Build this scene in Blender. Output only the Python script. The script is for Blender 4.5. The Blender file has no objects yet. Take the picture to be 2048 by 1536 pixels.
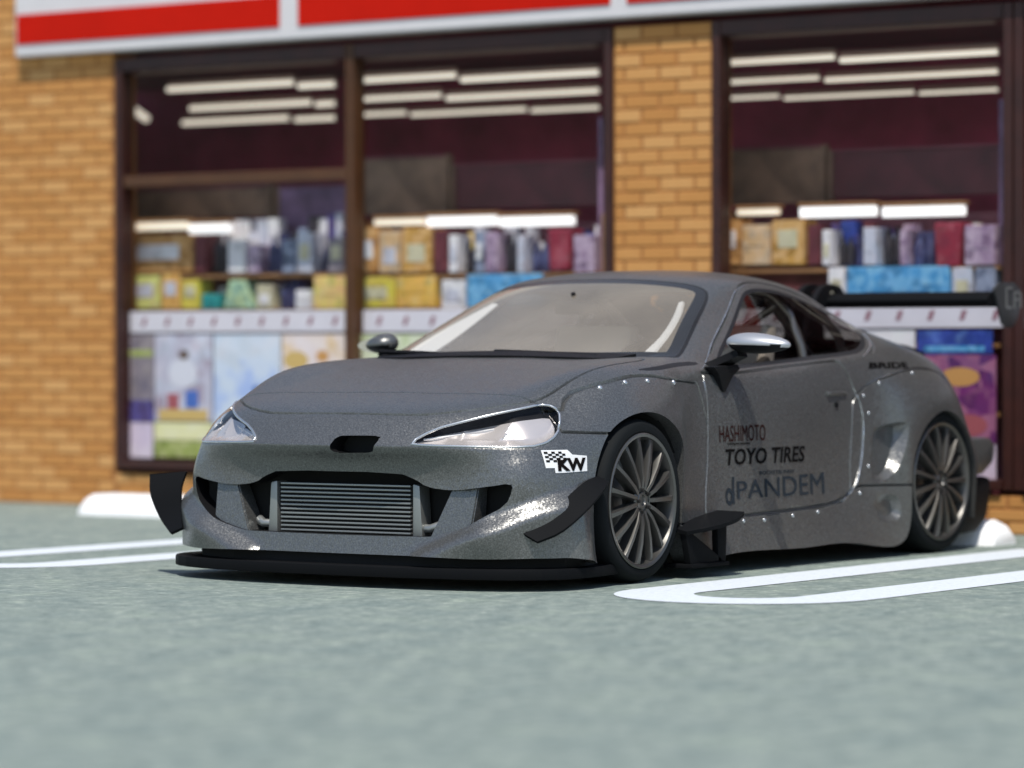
import bpy, bmesh, math, random
import numpy as np
from mathutils import Vector, Matrix
from mathutils.bvhtree import BVHTree
random.seed(7)
rng = np.random.default_rng(7)
R = math.radians
scene = bpy.context.scene
col = scene.collection

# ------------------------------------------------------------------ camera
cam_d = bpy.data.cameras.new('camera')
cam = bpy.data.objects.new('camera', cam_d)
col.objects.link(cam)
CY, CP, CR_, CD, CA, CH = 3.7473, -.0096, -.0008, 15.8092, .5767, .9452
fwd = Vector((math.cos(CY)*math.cos(CP), math.sin(CY)*math.cos(CP), math.sin(CP)))
rgt = fwd.cross(Vector((0, 0, 1))).normalized()
upv = rgt.cross(fwd)
r2 = rgt*math.cos(CR_)+upv*math.sin(CR_)
u2 = -rgt*math.sin(CR_)+upv*math.cos(CR_)
mw = Matrix((r2, u2, -fwd)).transposed().to_4x4()
mw.translation = Vector((CD*math.cos(CA), CD*math.sin(CA), CH))
cam.matrix_world = mw
cam_d.sensor_width = 36
cam_d.lens = 36*7000/2048
cam_d.clip_start = .1
cam_d.clip_end = 2000
cam_d.dof.use_dof = True
cam_d.dof.focus_distance = 14.0
cam_d.dof.aperture_fstop = 1.15
scene.camera = cam

# ------------------------------------------------------------------ light
SUN_EL, SUN_AZ = 63.0, 30.0          # azimuth measured from +x towards +y
world = bpy.data.worlds.new('World')
scene.world = world
world.use_nodes = True
wn = world.node_tree.nodes
wl = world.node_tree.links
bg = wn['Background']
sky = wn.new('ShaderNodeTexSky')
sky.sky_type = 'NISHITA'
sky.sun_disc = False
sky.sun_elevation = R(SUN_EL)
sky.sun_rotation = R(90-SUN_AZ)
sky.altitude = 0
sky.air_density = 1.0
sky.dust_density = 1.0
sky.ozone_density = 1.0
wl.new(sky.outputs[0], bg.inputs[0])
bg.inputs[1].default_value = .14
sun_d = bpy.data.lights.new('sun', 'SUN')
sun_d.energy = 4.6
sun_d.angle = R(.5)
sun_d.color = (1, .95, .87)
sun = bpy.data.objects.new('sun', sun_d)
col.objects.link(sun)
sdir = Vector((math.cos(R(SUN_EL))*math.cos(R(SUN_AZ)), math.cos(R(SUN_EL))*math.sin(R(SUN_AZ)), math.sin(R(SUN_EL))))
sun.rotation_euler = sdir.to_track_quat('Z', 'Y').to_euler()
sun.location = sdir*30
vs = scene.view_settings
vs.view_transform = 'Standard'
vs.look = 'None'
vs.exposure = 0
vs.gamma = 1

# ------------------------------------------------------------------ helpers
def mat(name, colr=(.5, .5, .5), rough=.5, metal=0., coat=0., emit=None, estr=0., spec=None):
    m = bpy.data.materials.new(name)
    m.use_nodes = True
    b = m.node_tree.nodes['Principled BSDF']
    b.inputs['Base Color'].default_value = (*colr, 1)
    b.inputs['Roughness'].default_value = rough
    b.inputs['Metallic'].default_value = metal
    b.inputs['Coat Weight'].default_value = coat
    if spec is not None:
        b.inputs['Specular IOR Level'].default_value = spec
    if emit:
        b.inputs['Emission Color'].default_value = (*emit, 1)
        b.inputs['Emission Strength'].default_value = estr
    return m

class NT:
    """small helper round a material's node tree"""
    def __init__(s, m):
        s.t = m.node_tree
        s.b = s.t.nodes['Principled BSDF']
    def n(s, typ, **kw):
        nd = s.t.nodes.new(typ)
        for k, v in kw.items():
            if k.startswith('i_'):
                key = k[2:]
                nd.inputs[int(key) if key.isdigit() else key.replace('_', ' ')].default_value = v
            else:
                setattr(nd, k, v)
        return nd
    def l(s, a, b):
        s.t.links.new(a, b)
    def ramp(s, src, stops):
        nd = s.t.nodes.new('ShaderNodeValToRGB')
        e = nd.color_ramp.elements
        while len(e) < len(stops):
            e.new(.5)
        for k, (p, c) in enumerate(stops):
            e[k].position = p
            e[k].color = (*c, 1) if len(c) == 3 else c
        s.l(src, nd.inputs[0])
        return nd.outputs[0]

def tag(o, label=None, cat=None, group=None, kind=None):
    for k, v in (('label', label), ('category', cat), ('group', group), ('kind', kind)):
        if v:
            o[k] = v
    return o

def empty(name, loc=(0, 0, 0), rz=0):
    o = bpy.data.objects.new(name, None)
    o.location = loc
    o.rotation_euler = (0, 0, rz)
    col.objects.link(o)
    return o

def obj(name, bm, m, parent=None, smooth=None):
    me = bpy.data.meshes.new(name)
    if isinstance(bm, bmesh.types.BMesh):
        bm.normal_update()
        bm.to_mesh(me)
        bm.free()
    else:
        me.from_pydata(*bm)
    for k in (m if isinstance(m, (list, tuple)) else [m]):
        me.materials.append(k)
    if smooth:
        me.polygons.foreach_set('use_smooth', [True]*len(me.polygons))
        me.set_sharp_from_angle(angle=R(smooth))
    me.update()
    o = bpy.data.objects.new(name, me)
    col.objects.link(o)
    if parent:
        o.parent = parent
    return o

def add_box(bm, c, s, bev=0, rot=None):
    r = bmesh.ops.create_cube(bm, size=1)
    vs_ = r['verts']
    bmesh.ops.scale(bm, vec=s, verts=vs_)
    if bev:
        es = list({e for v in vs_ for e in v.link_edges})
        rb = bmesh.ops.bevel(bm, geom=es, offset=bev, segments=2, affect='EDGES', profile=.6)
        vs_ = list({v for f in rb['faces'] for v in f.verts} | {v for v in vs_ if v.is_valid})
    if rot is not None:
        bmesh.ops.rotate(bm, cent=(0, 0, 0), matrix=rot, verts=vs_)
    bmesh.ops.translate(bm, vec=c, verts=vs_)
    return vs_

def box(c, s, bev=0, rot=None):
    bm = bmesh.new()
    add_box(bm, c, s, bev, rot)
    return bm

def add_tube(bm, pts, rad, n=8, caps=True):
    pts = [Vector(p) for p in pts]
    rings = []
    for i, p in enumerate(pts):
        t = (pts[min(i+1, len(pts)-1)]-pts[max(i-1, 0)]).normalized()
        a = t.cross(Vector((0, 0, 1)) if abs(t.z) < .9 else Vector((1, 0, 0))).normalized()
        b = t.cross(a)
        r = rad[i] if isinstance(rad, (list, tuple)) else rad
        rings.append([bm.verts.new(p+(a*math.cos(2*math.pi*k/n)+b*math.sin(2*math.pi*k/n))*r) for k in range(n)])
    for i in range(len(rings)-1):
        for k in range(n):
            bm.faces.new((rings[i][k], rings[i][(k+1) % n], rings[i+1][(k+1) % n], rings[i+1][k]))
    if caps:
        bm.faces.new(rings[0][::-1])
        bm.faces.new(rings[-1])

def add_lathe_y(bm, prof, n=48, closed=False):
    """profile of (radius, y) turned about the y axis"""
    rings = []
    for r, y in prof:
        rings.append([bm.verts.new((r*math.cos(2*math.pi*k/n), y, r*math.sin(2*math.pi*k/n))) for k in range(n)])
    m = len(rings)
    for i in range(m if closed else m-1):
        a, b = rings[i], rings[(i+1) % m]
        for k in range(n):
            bm.faces.new((a[k], a[(k+1) % n], b[(k+1) % n], b[k]))
    return rings

def add_prism(bm, poly, d0, d1, axis='x', bev=0):
    """polygon in the plane across axis, extruded from d0 to d1"""
    def p3(a, b, d):
        return {'x': (d, a, b), 'y': (a, d, b), 'z': (a, b, d)}[axis]
    lo = [bm.verts.new(p3(a, b, d0)) for a, b in poly]
    hi = [bm.verts.new(p3(a, b, d1)) for a, b in poly]
    n = len(poly)
    fs = [bm.faces.new(lo[::-1]), bm.faces.new(hi)]
    for i in range(n):
        fs.append(bm.faces.new((lo[i], lo[(i+1) % n], hi[(i+1) % n], hi[i])))
    bmesh.ops.recalc_face_normals(bm, faces=fs)
    if bev:
        es = list({e for f in fs for e in f.edges})
        bmesh.ops.bevel(bm, geom=es, offset=bev, segments=2, affect='EDGES', profile=.6)

def smooth_poly(pts, it=2):
    p = np.array(pts, float)
    for _ in range(it):
        q = np.roll(p, -1, 0)
        p = np.stack([p*.75+q*.25, p*.25+q*.75], 1).reshape(-1, 2)
    return p
# ------------------------------------------------------------------ car body surface
CAGE = [
 # front bumper, bottom row upwards; the last point of each row lies on the wheel arch
 [(2.08,0,.13),(2.075,.25,.13),(2.06,.50,.13),(2.01,.69,.13),(1.93,.825,.13),(1.85,.905,.13),(1.79,.95,.13),(1.74,.98,.12),(1.68,.985,.11),(1.635,.985,.10)],
 [(2.06,0,.25),(2.055,.25,.25),(2.045,.50,.25),(2.03,.70,.25),(1.945,.82,.25),(1.86,.90,.25),(1.80,.945,.25),(1.75,.97,.245),(1.695,.975,.24),(1.65,.975,.24)],
 [(2.045,0,.44),(2.04,.25,.44),(2.025,.48,.44),(2.01,.68,.435),(1.96,.82,.42),(1.87,.895,.41),(1.80,.93,.40),(1.74,.95,.395),(1.69,.965,.39),(1.645,.975,.385)],
 [(2.115,0,.565),(2.105,.24,.565),(2.075,.46,.565),(2.02,.65,.56),(1.94,.79,.555),(1.85,.87,.55),(1.78,.91,.535),(1.72,.935,.52),(1.665,.955,.505),(1.61,.97,.49)],
 [(2.04,0,.655),(2.03,.24,.655),(2.0,.45,.66),(1.94,.63,.665),(1.86,.76,.665),(1.785,.84,.655),(1.72,.88,.64),(1.67,.915,.62),(1.62,.945,.60),(1.56,.97,.575)],
 [(1.93,0,.72),(1.92,.23,.72),(1.885,.42,.73),(1.82,.59,.74),(1.74,.73,.745),(1.68,.81,.73),(1.63,.86,.71),(1.585,.90,.69),(1.54,.94,.665),(1.48,.97,.64)],
 [(1.62,0,.80),(1.615,.22,.80),(1.58,.40,.805),(1.53,.57,.82),(1.49,.71,.845),(1.45,.80,.84),(1.42,.87,.81),(1.39,.925,.765),(1.36,.96,.72),(1.33,.98,.69)],
 [(1.30,0,.865),(1.30,.21,.865),(1.28,.39,.865),(1.25,.55,.87),(1.22,.69,.89),(1.21,.79,.885),(1.20,.87,.85),(1.18,.93,.78),(1.16,.965,.72),(1.14,.98,.68)],
 [(1.02,0,.91),(1.02,.20,.91),(1.01,.38,.905),(1.0,.54,.905),(.99,.68,.91),(.985,.79,.90),(.98,.87,.865),(.98,.92,.79),(.98,.955,.70),(.985,.97,.595)],
 [(.90,0,.925),(.895,.20,.925),(.88,.38,.92),(.85,.55,.92),(.83,.70,.915),(.83,.79,.90),(.84,.86,.86),(.86,.90,.77),(.895,.935,.62),(.945,.96,.43)],
 [(.80,0,.965),(.795,.22,.965),(.77,.45,.955),(.725,.68,.93),(.72,.77,.91),(.72,.82,.885),(.73,.865,.84),(.755,.89,.74),(.81,.915,.47),(.93,.96,.08)],
 [(.50,0,1.105),(.495,.24,1.10),(.48,.48,1.08),(.44,.665,1.045),(.52,.80,.895),(.54,.835,.87),(.55,.87,.82),(.56,.895,.66),(.57,.905,.36),(.60,.935,.08)],
 [(.15,0,1.26),(.145,.24,1.255),(.13,.46,1.235),(.08,.60,1.195),(.10,.805,.885),(.10,.845,.86),(.10,.88,.80),(.10,.905,.62),(.10,.912,.34),(.10,.935,.08)],
 [(-.15,0,1.305),(-.15,.24,1.30),(-.15,.46,1.28),(-.17,.60,1.235),(-.2,.81,.905),(-.2,.85,.88),(-.2,.885,.82),(-.2,.905,.62),(-.2,.912,.34),(-.2,.94,.08)],
 [(-.5,0,1.305),(-.5,.24,1.30),(-.5,.45,1.275),(-.5,.585,1.215),(-.5,.81,.94),(-.5,.855,.91),(-.5,.89,.84),(-.52,.91,.62),(-.54,.92,.34),(-.56,.955,.08)],
 [(-.85,0,1.255),(-.85,.23,1.25),(-.84,.43,1.23),(-.82,.56,1.17),(-.78,.79,.985),(-.76,.86,.93),(-.75,.90,.86),(-.80,.94,.64),(-.86,.97,.36),(-.95,.985,.08)],
 [(-1.15,0,1.18),(-1.14,.22,1.175),(-1.12,.41,1.15),(-1.08,.54,1.10),(-1.0,.75,1.01),(-.95,.85,.945),(-.93,.92,.86),(-.93,.97,.74),(-.95,.995,.58),(-.98,1.0,.43)],
 [(-1.45,0,1.085),(-1.44,.22,1.08),(-1.41,.40,1.065),(-1.37,.54,1.03),(-1.30,.71,.985),(-1.24,.83,.935),(-1.2,.92,.86),(-1.19,.985,.78),(-1.19,1.01,.70),(-1.19,1.01,.645)],
 [(-1.72,0,.99),(-1.72,.22,.985),(-1.70,.40,.975),(-1.66,.56,.96),(-1.58,.72,.925),(-1.50,.83,.875),(-1.44,.915,.81),(-1.41,.975,.75),(-1.40,1.0,.68),(-1.39,1.01,.64)],
 [(-1.95,0,.97),(-1.95,.22,.965),(-1.93,.42,.955),(-1.88,.58,.90),(-1.78,.72,.845),(-1.69,.83,.775),(-1.62,.905,.70),(-1.57,.955,.63),(-1.55,.985,.575),(-1.535,1.0,.54)],
 [(-2.07,0,.90),(-2.07,.22,.90),(-2.05,.42,.87),(-1.97,.58,.82),(-1.87,.71,.735),(-1.78,.82,.66),(-1.71,.895,.585),(-1.66,.95,.52),(-1.63,.98,.465),(-1.605,.995,.42)],
 [(-2.12,0,.72),(-2.12,.22,.72),(-2.10,.42,.715),(-2.05,.60,.68),(-1.97,.73,.61),(-1.88,.82,.55),(-1.79,.89,.48),(-1.72,.95,.45),(-1.665,.975,.38),(-1.63,.99,.33)],
 [(-2.14,0,.52),(-2.14,.22,.52),(-2.12,.42,.52),(-2.07,.60,.51),(-2.0,.74,.48),(-1.92,.83,.44),(-1.83,.89,.39),(-1.75,.93,.34),(-1.68,.96,.28),(-1.64,.98,.24)],
 [(-2.10,0,.28),(-2.10,.22,.28),(-2.08,.42,.28),(-2.03,.60,.28),(-1.97,.72,.26),(-1.90,.80,.24),(-1.82,.86,.22),(-1.75,.91,.19),(-1.69,.945,.17),(-1.65,.97,.15)],
]
CAGE = np.array(CAGE, float)

def refine_cage(c):
    """extra columns beside the roof rail and the waistline keep those edges crisp"""
    n = c.shape[1]
    w = np.zeros(len(c))
    w[11:16] = 1
    w[10] = .6
    w[16] = .6
    w[17] = .2
    def cr(j, f):
        p0, p1, p2, p3 = c[:, max(j-1, 0)], c[:, j], c[:, j+1], c[:, min(j+2, n-1)]
        sm = .5*(2*p1+(p2-p0)*f+(2*p0-5*p1+4*p2-p3)*f*f+(3*p1-p0-3*p2+p3)*f**3)
        ln = p1*(1-f)+p2*f
        return sm*(1-w[:, None])+ln*w[:, None]
    def up(q, d):
        q = q.copy()
        q += w[:, None]*np.array(d)
        return q
    cols = [c[:, 0], c[:, 1], c[:, 2], up(cr(2, .72), (0, 0, .012)), c[:, 3], cr(3, .16), cr(3, .5), cr(3, .86), c[:, 4], cr(4, .35), c[:, 5], c[:, 6], c[:, 7], c[:, 8], c[:, 9]]
    return np.stack(cols, 1)

def crease_rows(c):
    """extra rows either side of the nose line turn it into a crease"""
    w = np.clip((7.5-np.arange(c.shape[1])*10/15)/3., 0, 1)[:, None]
    def between(i, f):
        p0, p1, p2, p3 = c[max(i-1, 0)], c[i], c[i+1], c[i+2]
        sm = .5*(2*p1+(p2-p0)*f+(2*p0-5*p1+4*p2-p3)*f*f+(3*p1-p0-3*p2+p3)*f**3)
        return sm*(1-w)+(p1*(1-f)+p2*f)*w
    return np.concatenate([c[:3], between(2, .72)[None], c[3:4], between(3, .25)[None], c[4:]], 0)
CAGE = crease_rows(refine_cage(CAGE))

def bspline_matrix(n, per, mirror0=False):
    """rows: samples, columns: n control points (+ phantom ends)"""
    m = (n-1)*per+1
    B = np.zeros((m, n))
    for j in range(m):
        t = j/per
        i = min(int(t), n-2)
        f = t-i
        w = ((1-f)**3/6, (3*f**3-6*f*f+4)/6, (-3*f**3+3*f*f+3*f+1)/6, f**3/6)
        for k in range(4):
            q = i-1+k
            if q < 0:
                if mirror0:
                    B[j, 1] += w[k]
                else:
                    B[j, 0] += 2*w[k]
                    B[j, 1] -= w[k]
            elif q > n-1:
                B[j, n-1] += 2*w[k]
                B[j, n-2] -= w[k]
            else:
                B[j, q] += w[k]
    return B

def body_surface(per_u=12, per_v=8, fit=4):
    nu, nv = CAGE.shape[:2]
    Bu, Bv, Bm = bspline_matrix(nu, per_u), bspline_matrix(nv, per_v), bspline_matrix(nv, per_v, True)
    ctl = CAGE.copy()
    def ev(c):
        x = np.einsum('ai,bj,ij->ab', Bu, Bm, c[..., 0])
        y = np.einsum('ai,bj,ij->ab', Bu, Bv, c[..., 1])
        z = np.einsum('ai,bj,ij->ab', Bu, Bm, c[..., 2])
        return np.stack([x, y, z], -1)
    for _ in range(fit):
        d = CAGE-ev(ctl)[::per_u, ::per_v]
        ctl += d*.8
        ctl[:, 0, 1] = 0
    s = ev(ctl)
    s[:, 0, 1] = 0
    # lower corner of the front bumper steps out below a rising line
    x, y, z = s[..., 0], s[..., 1], s[..., 2]
    zl = np.interp(y, [.30, .40, .55, .75, .90, 1.0], [.02, .17, .235, .31, .385, .44])
    t = np.clip((zl-z)/.085, 0, 1)
    t = t*t*(3-2*t)*np.clip((y-.30)/.06, 0, 1)*np.clip((x-1.64)/.12, 0, 1)
    du = np.gradient(s, axis=0)
    dv = np.gradient(s, axis=1)
    nr = np.cross(dv, du)
    nr /= np.linalg.norm(nr, axis=-1, keepdims=True)+1e-9
    nr[..., 2] *= .2
    s += nr*(t*.055)[..., None]
    return s
# ------------------------------------------------------------------ cutting the body into panels
def sdf_poly(p, poly):
    """signed distance of 2-D points to a polygon, negative inside"""
    poly = np.asarray(poly, float)
    d = np.full(len(p), 1e9)
    ins = np.zeros(len(p), bool)
    n = len(poly)
    for i in range(n):
        a, b = poly[i], poly[(i+1) % n]
        ab = b-a
        t = np.clip(((p-a)@ab)/(ab@ab+1e-12), 0, 1)
        q = p-a-t[:, None]*ab
        d = np.minimum(d, (q*q).sum(1))
        c = (a[1] > p[:, 1]) != (b[1] > p[:, 1])
        with np.errstate(divide='ignore', invalid='ignore'):
            xi = (b[0]-a[0])*(p[:, 1]-a[1])/(b[1]-a[1])+a[0]
        ins ^= c & (p[:, 0] < xi)
    return np.where(ins, -1, 1)*np.sqrt(d)

def coords(bm):
    return np.array([v.co for v in bm.verts])

class Region:
    def __init__(s, name, proj, poly, ok, smooth=2):
        s.name, s.proj, s.ok = name, proj, ok
        s.poly = smooth_poly(poly, smooth) if smooth else np.array(poly, float)
    def f(s, P):
        out = np.full(len(P), 1.0)
        m = s.ok(P)
        if m.any():
            out[m] = sdf_poly(s.proj(P[m]), s.poly)
        return out

def cut(bm, fun, off=0.):
    """split the mesh along fun(P) == off; returns the vertices on the cut"""
    bm.verts.index_update()
    P = coords(bm)
    f = fun(P)-off
    tiny = np.abs(f) < 2e-5
    f[tiny] = 2e-5
    new = []
    faces = set()
    for e in list(bm.edges):
        a, b = e.verts
        fa, fb = f[a.index], f[b.index]
        if fa*fb < 0 and abs(fa)+abs(fb) < .2:
            t = min(max(fa/(fa-fb), .03), .97)
            faces.update(e.link_faces)
            ne, nv = bmesh.utils.edge_split(e, a, t)
            new.append(nv)
    on = set(new)
    for fc in faces:
        todo = [fc]
        while todo:
            q = todo.pop()
            vs_ = [v for v in q.verts if v in on]
            done = False
            for i in range(len(vs_)):
                for k in range(i+1, len(vs_)):
                    if not any(vs_[k] in e.verts for e in vs_[i].link_edges if q in e.link_faces):
                        r = bmesh.utils.face_split(q, vs_[i], vs_[k])
                        if r and r[0]:
                            todo += [q, r[0]] if len(vs_) > 2 else []
                            done = True
                            break
                if done:
                    break
    return new

XZ = lambda P: P[:, [0, 2]]
XY = lambda P: P[:, [0, 1]]
YZ = lambda P: P[:, [1, 2]]
LAMP = lambda P: np.stack([P[:, 1]*.77-(P[:, 0]-1.9)*.64, P[:, 2]], 1)

def mir(pts):
    return pts+[(-a, b) for a, b in pts[::-1]]

G = {}
def reg(name, proj, poly, ok, smooth=2):
    G[name] = Region(name, proj, poly, ok, smooth)
side = lambda P: P[:, 1] > .45
reg('windscreen', XY, [(.905, -.8), (.905, 0), (.90, .2), (.87, .42), (.80, .63), (.71, .755), (.655, .755), (.40, .665), (.16, .595), (.12, .545), (.14, .3), (.15, 0), (.15, -.8)], lambda P: (P[:, 0] > -.1) & (P[:, 0] < 1.1) & (P[:, 2] > .85))
reg('rear_glass', XY, [(-.93, -.8), (-.93, 0), (-.94, .3), (-.97, .45), (-1.20, .46), (-1.50, .47), (-1.64, .46), (-1.66, .3), (-1.67, 0), (-1.67, -.8)], lambda P: (P[:, 0] < -.8) & (P[:, 0] > -1.8) & (P[:, 2] > .9) & (P[:, 1] < .62), 1)
WIN = [(.43, .892), (.40, .884), (.12, 1.034), (-.08, 1.17), (-.13, 1.196), (-.24, 1.208), (-.45, 1.197), (-.69, 1.158), (-.90, 1.098), (-1.0, 1.052), (-1.015, 1.035), (-.99, 1.02), (-.85, .992), (-.70, .957), (-.28, .918), (.06, .896)]
WIN = [(.425, .884), (.12, 1.034), (-.08, 1.17), (-.13, 1.196), (-.24, 1.208), (-.45, 1.197), (-.69, 1.158), (-.86, 1.108), (-.945, 1.075), (-.965, 1.055), (-.955, 1.035), (-.90, 1.003), (-.82, .972), (-.74, .950), (-.66, .940), (-.28, .914), (.06, .892), (.38, .878)]
reg('side_glass', XZ, WIN, lambda P: (P[:, 1] > .5) & (P[:, 2] > .8) & (P[:, 0] < .8) & (P[:, 0] > -1.3), 2)
reg('door', XZ, [(.64, .852), (.642, .70), (.655, .50), (.70, .30), (.70, .236), (.62, .236), (.37, .24), (-.29, .258), (-.45, .275), (-.55, .32), (-.60, .39), (-.632, .50), (-.648, .62), (-.628, .72), (-.575, .81), (-.52, .895), (-.46, .898), (0., .868), (.45, .842), (.60, .85)], lambda P: (P[:, 1] > .6) & (P[:, 2] < .94), 1)
reg('hood', XY, [(1.998, -.5), (1.998, 0), (1.99, .28), (1.972, .43), (1.89, .595), (1.76, .735), (1.68, .768), (1.52, .78), (1.38, .786), (1.2, .788), (.98, .782), (.90, .74), (.90, .60), (.93, .42), (.955, .2), (.96, 0), (.96, -.5)], lambda P: (P[:, 0] > .7) & (P[:, 2] > .6) & (P[:, 1] < .86), 1)
reg('front_bumper', XZ, [(1.2, .606), (1.50, .612), (1.735, .622), (1.735, .95), (2.6, .95), (2.6, -.3), (1.2, -.3)], lambda P: P[:, 0] > 1.3, 0)
reg('headlight', LAMP, [(.175, .574), (.284, .634), (.40, .664), (.502, .689), (.62, .712), (.706, .729), (.757, .724), (.782, .70), (.782, .665), (.766, .61), (.70, .57), (.572, .563), (.40, .567), (.262, .569)], lambda P: (P[:, 0] > 1.6) & (P[:, 1] > .2), 1)
MOUTH = [(0, .457), (.30, .459), (.385, .432), (.435, .402), (.56, .39), (.72, .41), (.80, .424), (.808, .40), (.785, .335), (.70, .285), (.63, .245), (.50, .212), (.44, .205), (0, .203)]
reg('mouth', YZ, [(-.3, .457)]+MOUTH[1:-1]+[(-.3, .203)], lambda P: P[:, 0] > 1.8, 1)
reg('front_fender', XZ, [(1.69, .69), (1.605, .766), (1.477, .803), (1.268, .838), (1.107, .843), (.956, .826), (.62, .80), (.62, -.3), (2.4, -.3), (2.4, .69)], lambda P: (P[:, 0] > .55) & (P[:, 1] > .6) & (P[:, 0] < 1.76), 1)
reg('fender_slot', XZ, [(1.15, .866), (1.06, .873), (.80, .892), (.60, .899), (.58, .884), (.80, .876), (1.05, .859)], lambda P: (P[:, 0] > .3) & (P[:, 1] > .70) & (P[:, 0] < 1.3), 1)
reg('side_skirt', XZ, [(1.2, .225), (.70, .225), (.37, .232), (-.29, .25), (-.46, .267), (-.565, .325), (-.62, .333), (-1.3, .322), (-1.3, -.3), (1.2, -.3)], lambda P: (abs(P[:, 0]) < 1.1) & (P[:, 1] > .6), 0)
reg('rear_fender', XZ, [(-.55, .70), (-.66, .77), (-.80, .815), (-1.06, .862), (-1.35, .858), (-1.55, .80), (-1.66, .70), (-1.72, .55), (-1.72, -.3), (-.5, -.3)], lambda P: (P[:, 0] < -.4) & (P[:, 1] > .6), 1)
reg('scoop', XZ, [(-.72, .57), (-.76, .60), (-.92, .622), (-.955, .60), (-.93, .50), (-.885, .40), (-.80, .352), (-.70, .345), (-.69, .40)], lambda P: (P[:, 0] < -.5) & (P[:, 1] > .7) & (P[:, 0] > -1.2), 1)
reg('low_scoop', XZ, [(-.71, .265), (-.76, .287), (-.86, .29), (-.905, .25), (-.905, .175), (-.80, .16), (-.72, .19)], lambda P: (P[:, 0] < -.5) & (P[:, 1] > .7) & (P[:, 0] > -1.2), 1)

GROOVED = ['hood', 'front_bumper', 'door', 'front_fender', 'side_skirt', 'rear_fender']
PLAIN = ['windscreen', 'rear_glass', 'side_glass', 'headlight', 'mouth', 'fender_slot', 'scoop', 'low_scoop']

def build_half():
    S = body_surface(16, 10)
    a, b = S.shape[:2]
    lip = S[:, -1].copy()
    lip[:, 1] -= .07
    S = np.concatenate([S, lip[:, None]], 1)
    b += 1
    bm = bmesh.new()
    vv = [bm.verts.new(p) for p in S.reshape(-1, 3)]
    for i in range(a-1):
        for j in range(b-1):
            q = [vv[i*b+j], vv[i*b+j+1], vv[(i+1)*b+j+1], vv[(i+1)*b+j]]
            bm.faces.new(q)
    bm.normal_update()
    bmesh.ops.recalc_face_normals(bm, faces=bm.faces[:])
    bm.normal_update()
    f0 = max(bm.faces, key=lambda f: f.calc_center_median().z)
    if f0.normal.z < 0:
        bmesh.ops.reverse_faces(bm, faces=bm.faces[:])
        bm.normal_update()
    g = .0065
    for n in GROOVED:
        fn = G[n].f
        cut(bm, fn, -g)
        cut(bm, fn, g)
        cut(bm, fn, 0)
        bm.normal_update()
        P = coords(bm)
        f = fn(P)
        bm.verts.ensure_lookup_table()
        zlo = {'front_fender': .62, 'rear_fender': .3}.get(n, -9)
        mv = [(bm.verts[k], bm.verts[k].normal.copy(), f[k]) for k in np.where(np.abs(f) < g)[0] if P[k, 2] > zlo]
        for v, nn, fk in mv:
            v.co -= nn*.012*(1-abs(fk)/g)
    for n in PLAIN:
        cut(bm, G[n].f, 0)
    cut(bm, G['windscreen'].f, -.045)
    cut(bm, G['windscreen'].f, .012)
    cut(bm, G['side_glass'].f, .016)
    wl_ = lambda P: G['side_glass'].f(P)
    cut(bm, wl_, .038)
    cut(bm, wl_, .050)
    cut(bm, wl_, .044)
    bm.normal_update()
    P = coords(bm)
    f = wl_(P)
    bm.verts.ensure_lookup_table()
    mv = [(bm.verts[k], bm.verts[k].normal.copy(), f[k]) for k in np.where(np.abs(f-.044) < .006)[0] if P[k, 2] > .93]
    for v, nn, fk in mv:
        v.co -= nn*.009*(1-abs(fk-.044)/.006)
    # sunk scoops in the rear fender
    for n, dp in (('scoop', .06), ('low_scoop', .04)):
        cut(bm, G[n].f, -.024)
        P = coords(bm)
        f = G[n].f(P)
        bm.verts.ensure_lookup_table()
        for k in np.where(f < 0)[0]:
            v = bm.verts[k]
            t = min(max((-.70-v.co.x)/.22, 0), 1)
            v.co.y -= dp*t*min(-f[k]/.024, 1)
    return bm
# ------------------------------------------------------------------ car materials
def paint_mat(name, base, rough=.36, metal=.75):
    m = mat(name, base, rough, metal)
    t = NT(m)
    tc = t.n('ShaderNodeTexCoord')
    nz = t.n('ShaderNodeTexNoise', i_Scale=170., i_Detail=2., i_Roughness=.6)
    t.l(tc.outputs['Object'], nz.inputs['Vector'])
    vo = t.n('ShaderNodeTexVoronoi', i_Scale=190.)
    t.l(tc.outputs['Object'], vo.inputs['Vector'])
    # flakes: every cell tilts its own way and has its own tone
    sub = t.n('ShaderNodeVectorMath', operation='SUBTRACT')
    sub.inputs[1].default_value = (.5, .5, .5)
    t.l(vo.outputs['Color'], sub.inputs[0])
    sc = t.n('ShaderNodeVectorMath', operation='SCALE')
    sc.inputs['Scale'].default_value = .19
    t.l(sub.outputs[0], sc.inputs[0])
    ge = t.n('ShaderNodeNewGeometry')
    ad = t.n('ShaderNodeVectorMath', operation='ADD')
    t.l(ge.outputs['Normal'], ad.inputs[0])
    t.l(sc.outputs[0], ad.inputs[1])
    no = t.n('ShaderNodeVectorMath', operation='NORMALIZE')
    t.l(ad.outputs[0], no.inputs[0])
    t.l(no.outputs[0], t.b.inputs['Normal'])
    c = t.ramp(nz.outputs['Fac'], [(.3, tuple(k*.74 for k in base)), (.5, base), (.70, tuple(k*1.4 for k in base))])
    t.l(c, t.b.inputs['Base Color'])
    r = t.n('ShaderNodeMapRange')
    r.inputs['To Min'].default_value = rough-.08
    r.inputs['To Max'].default_value = rough+.12
    t.l(nz.outputs['Fac'], r.inputs[0])
    t.l(r.outputs[0], t.b.inputs['Roughness'])
    return m

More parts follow.
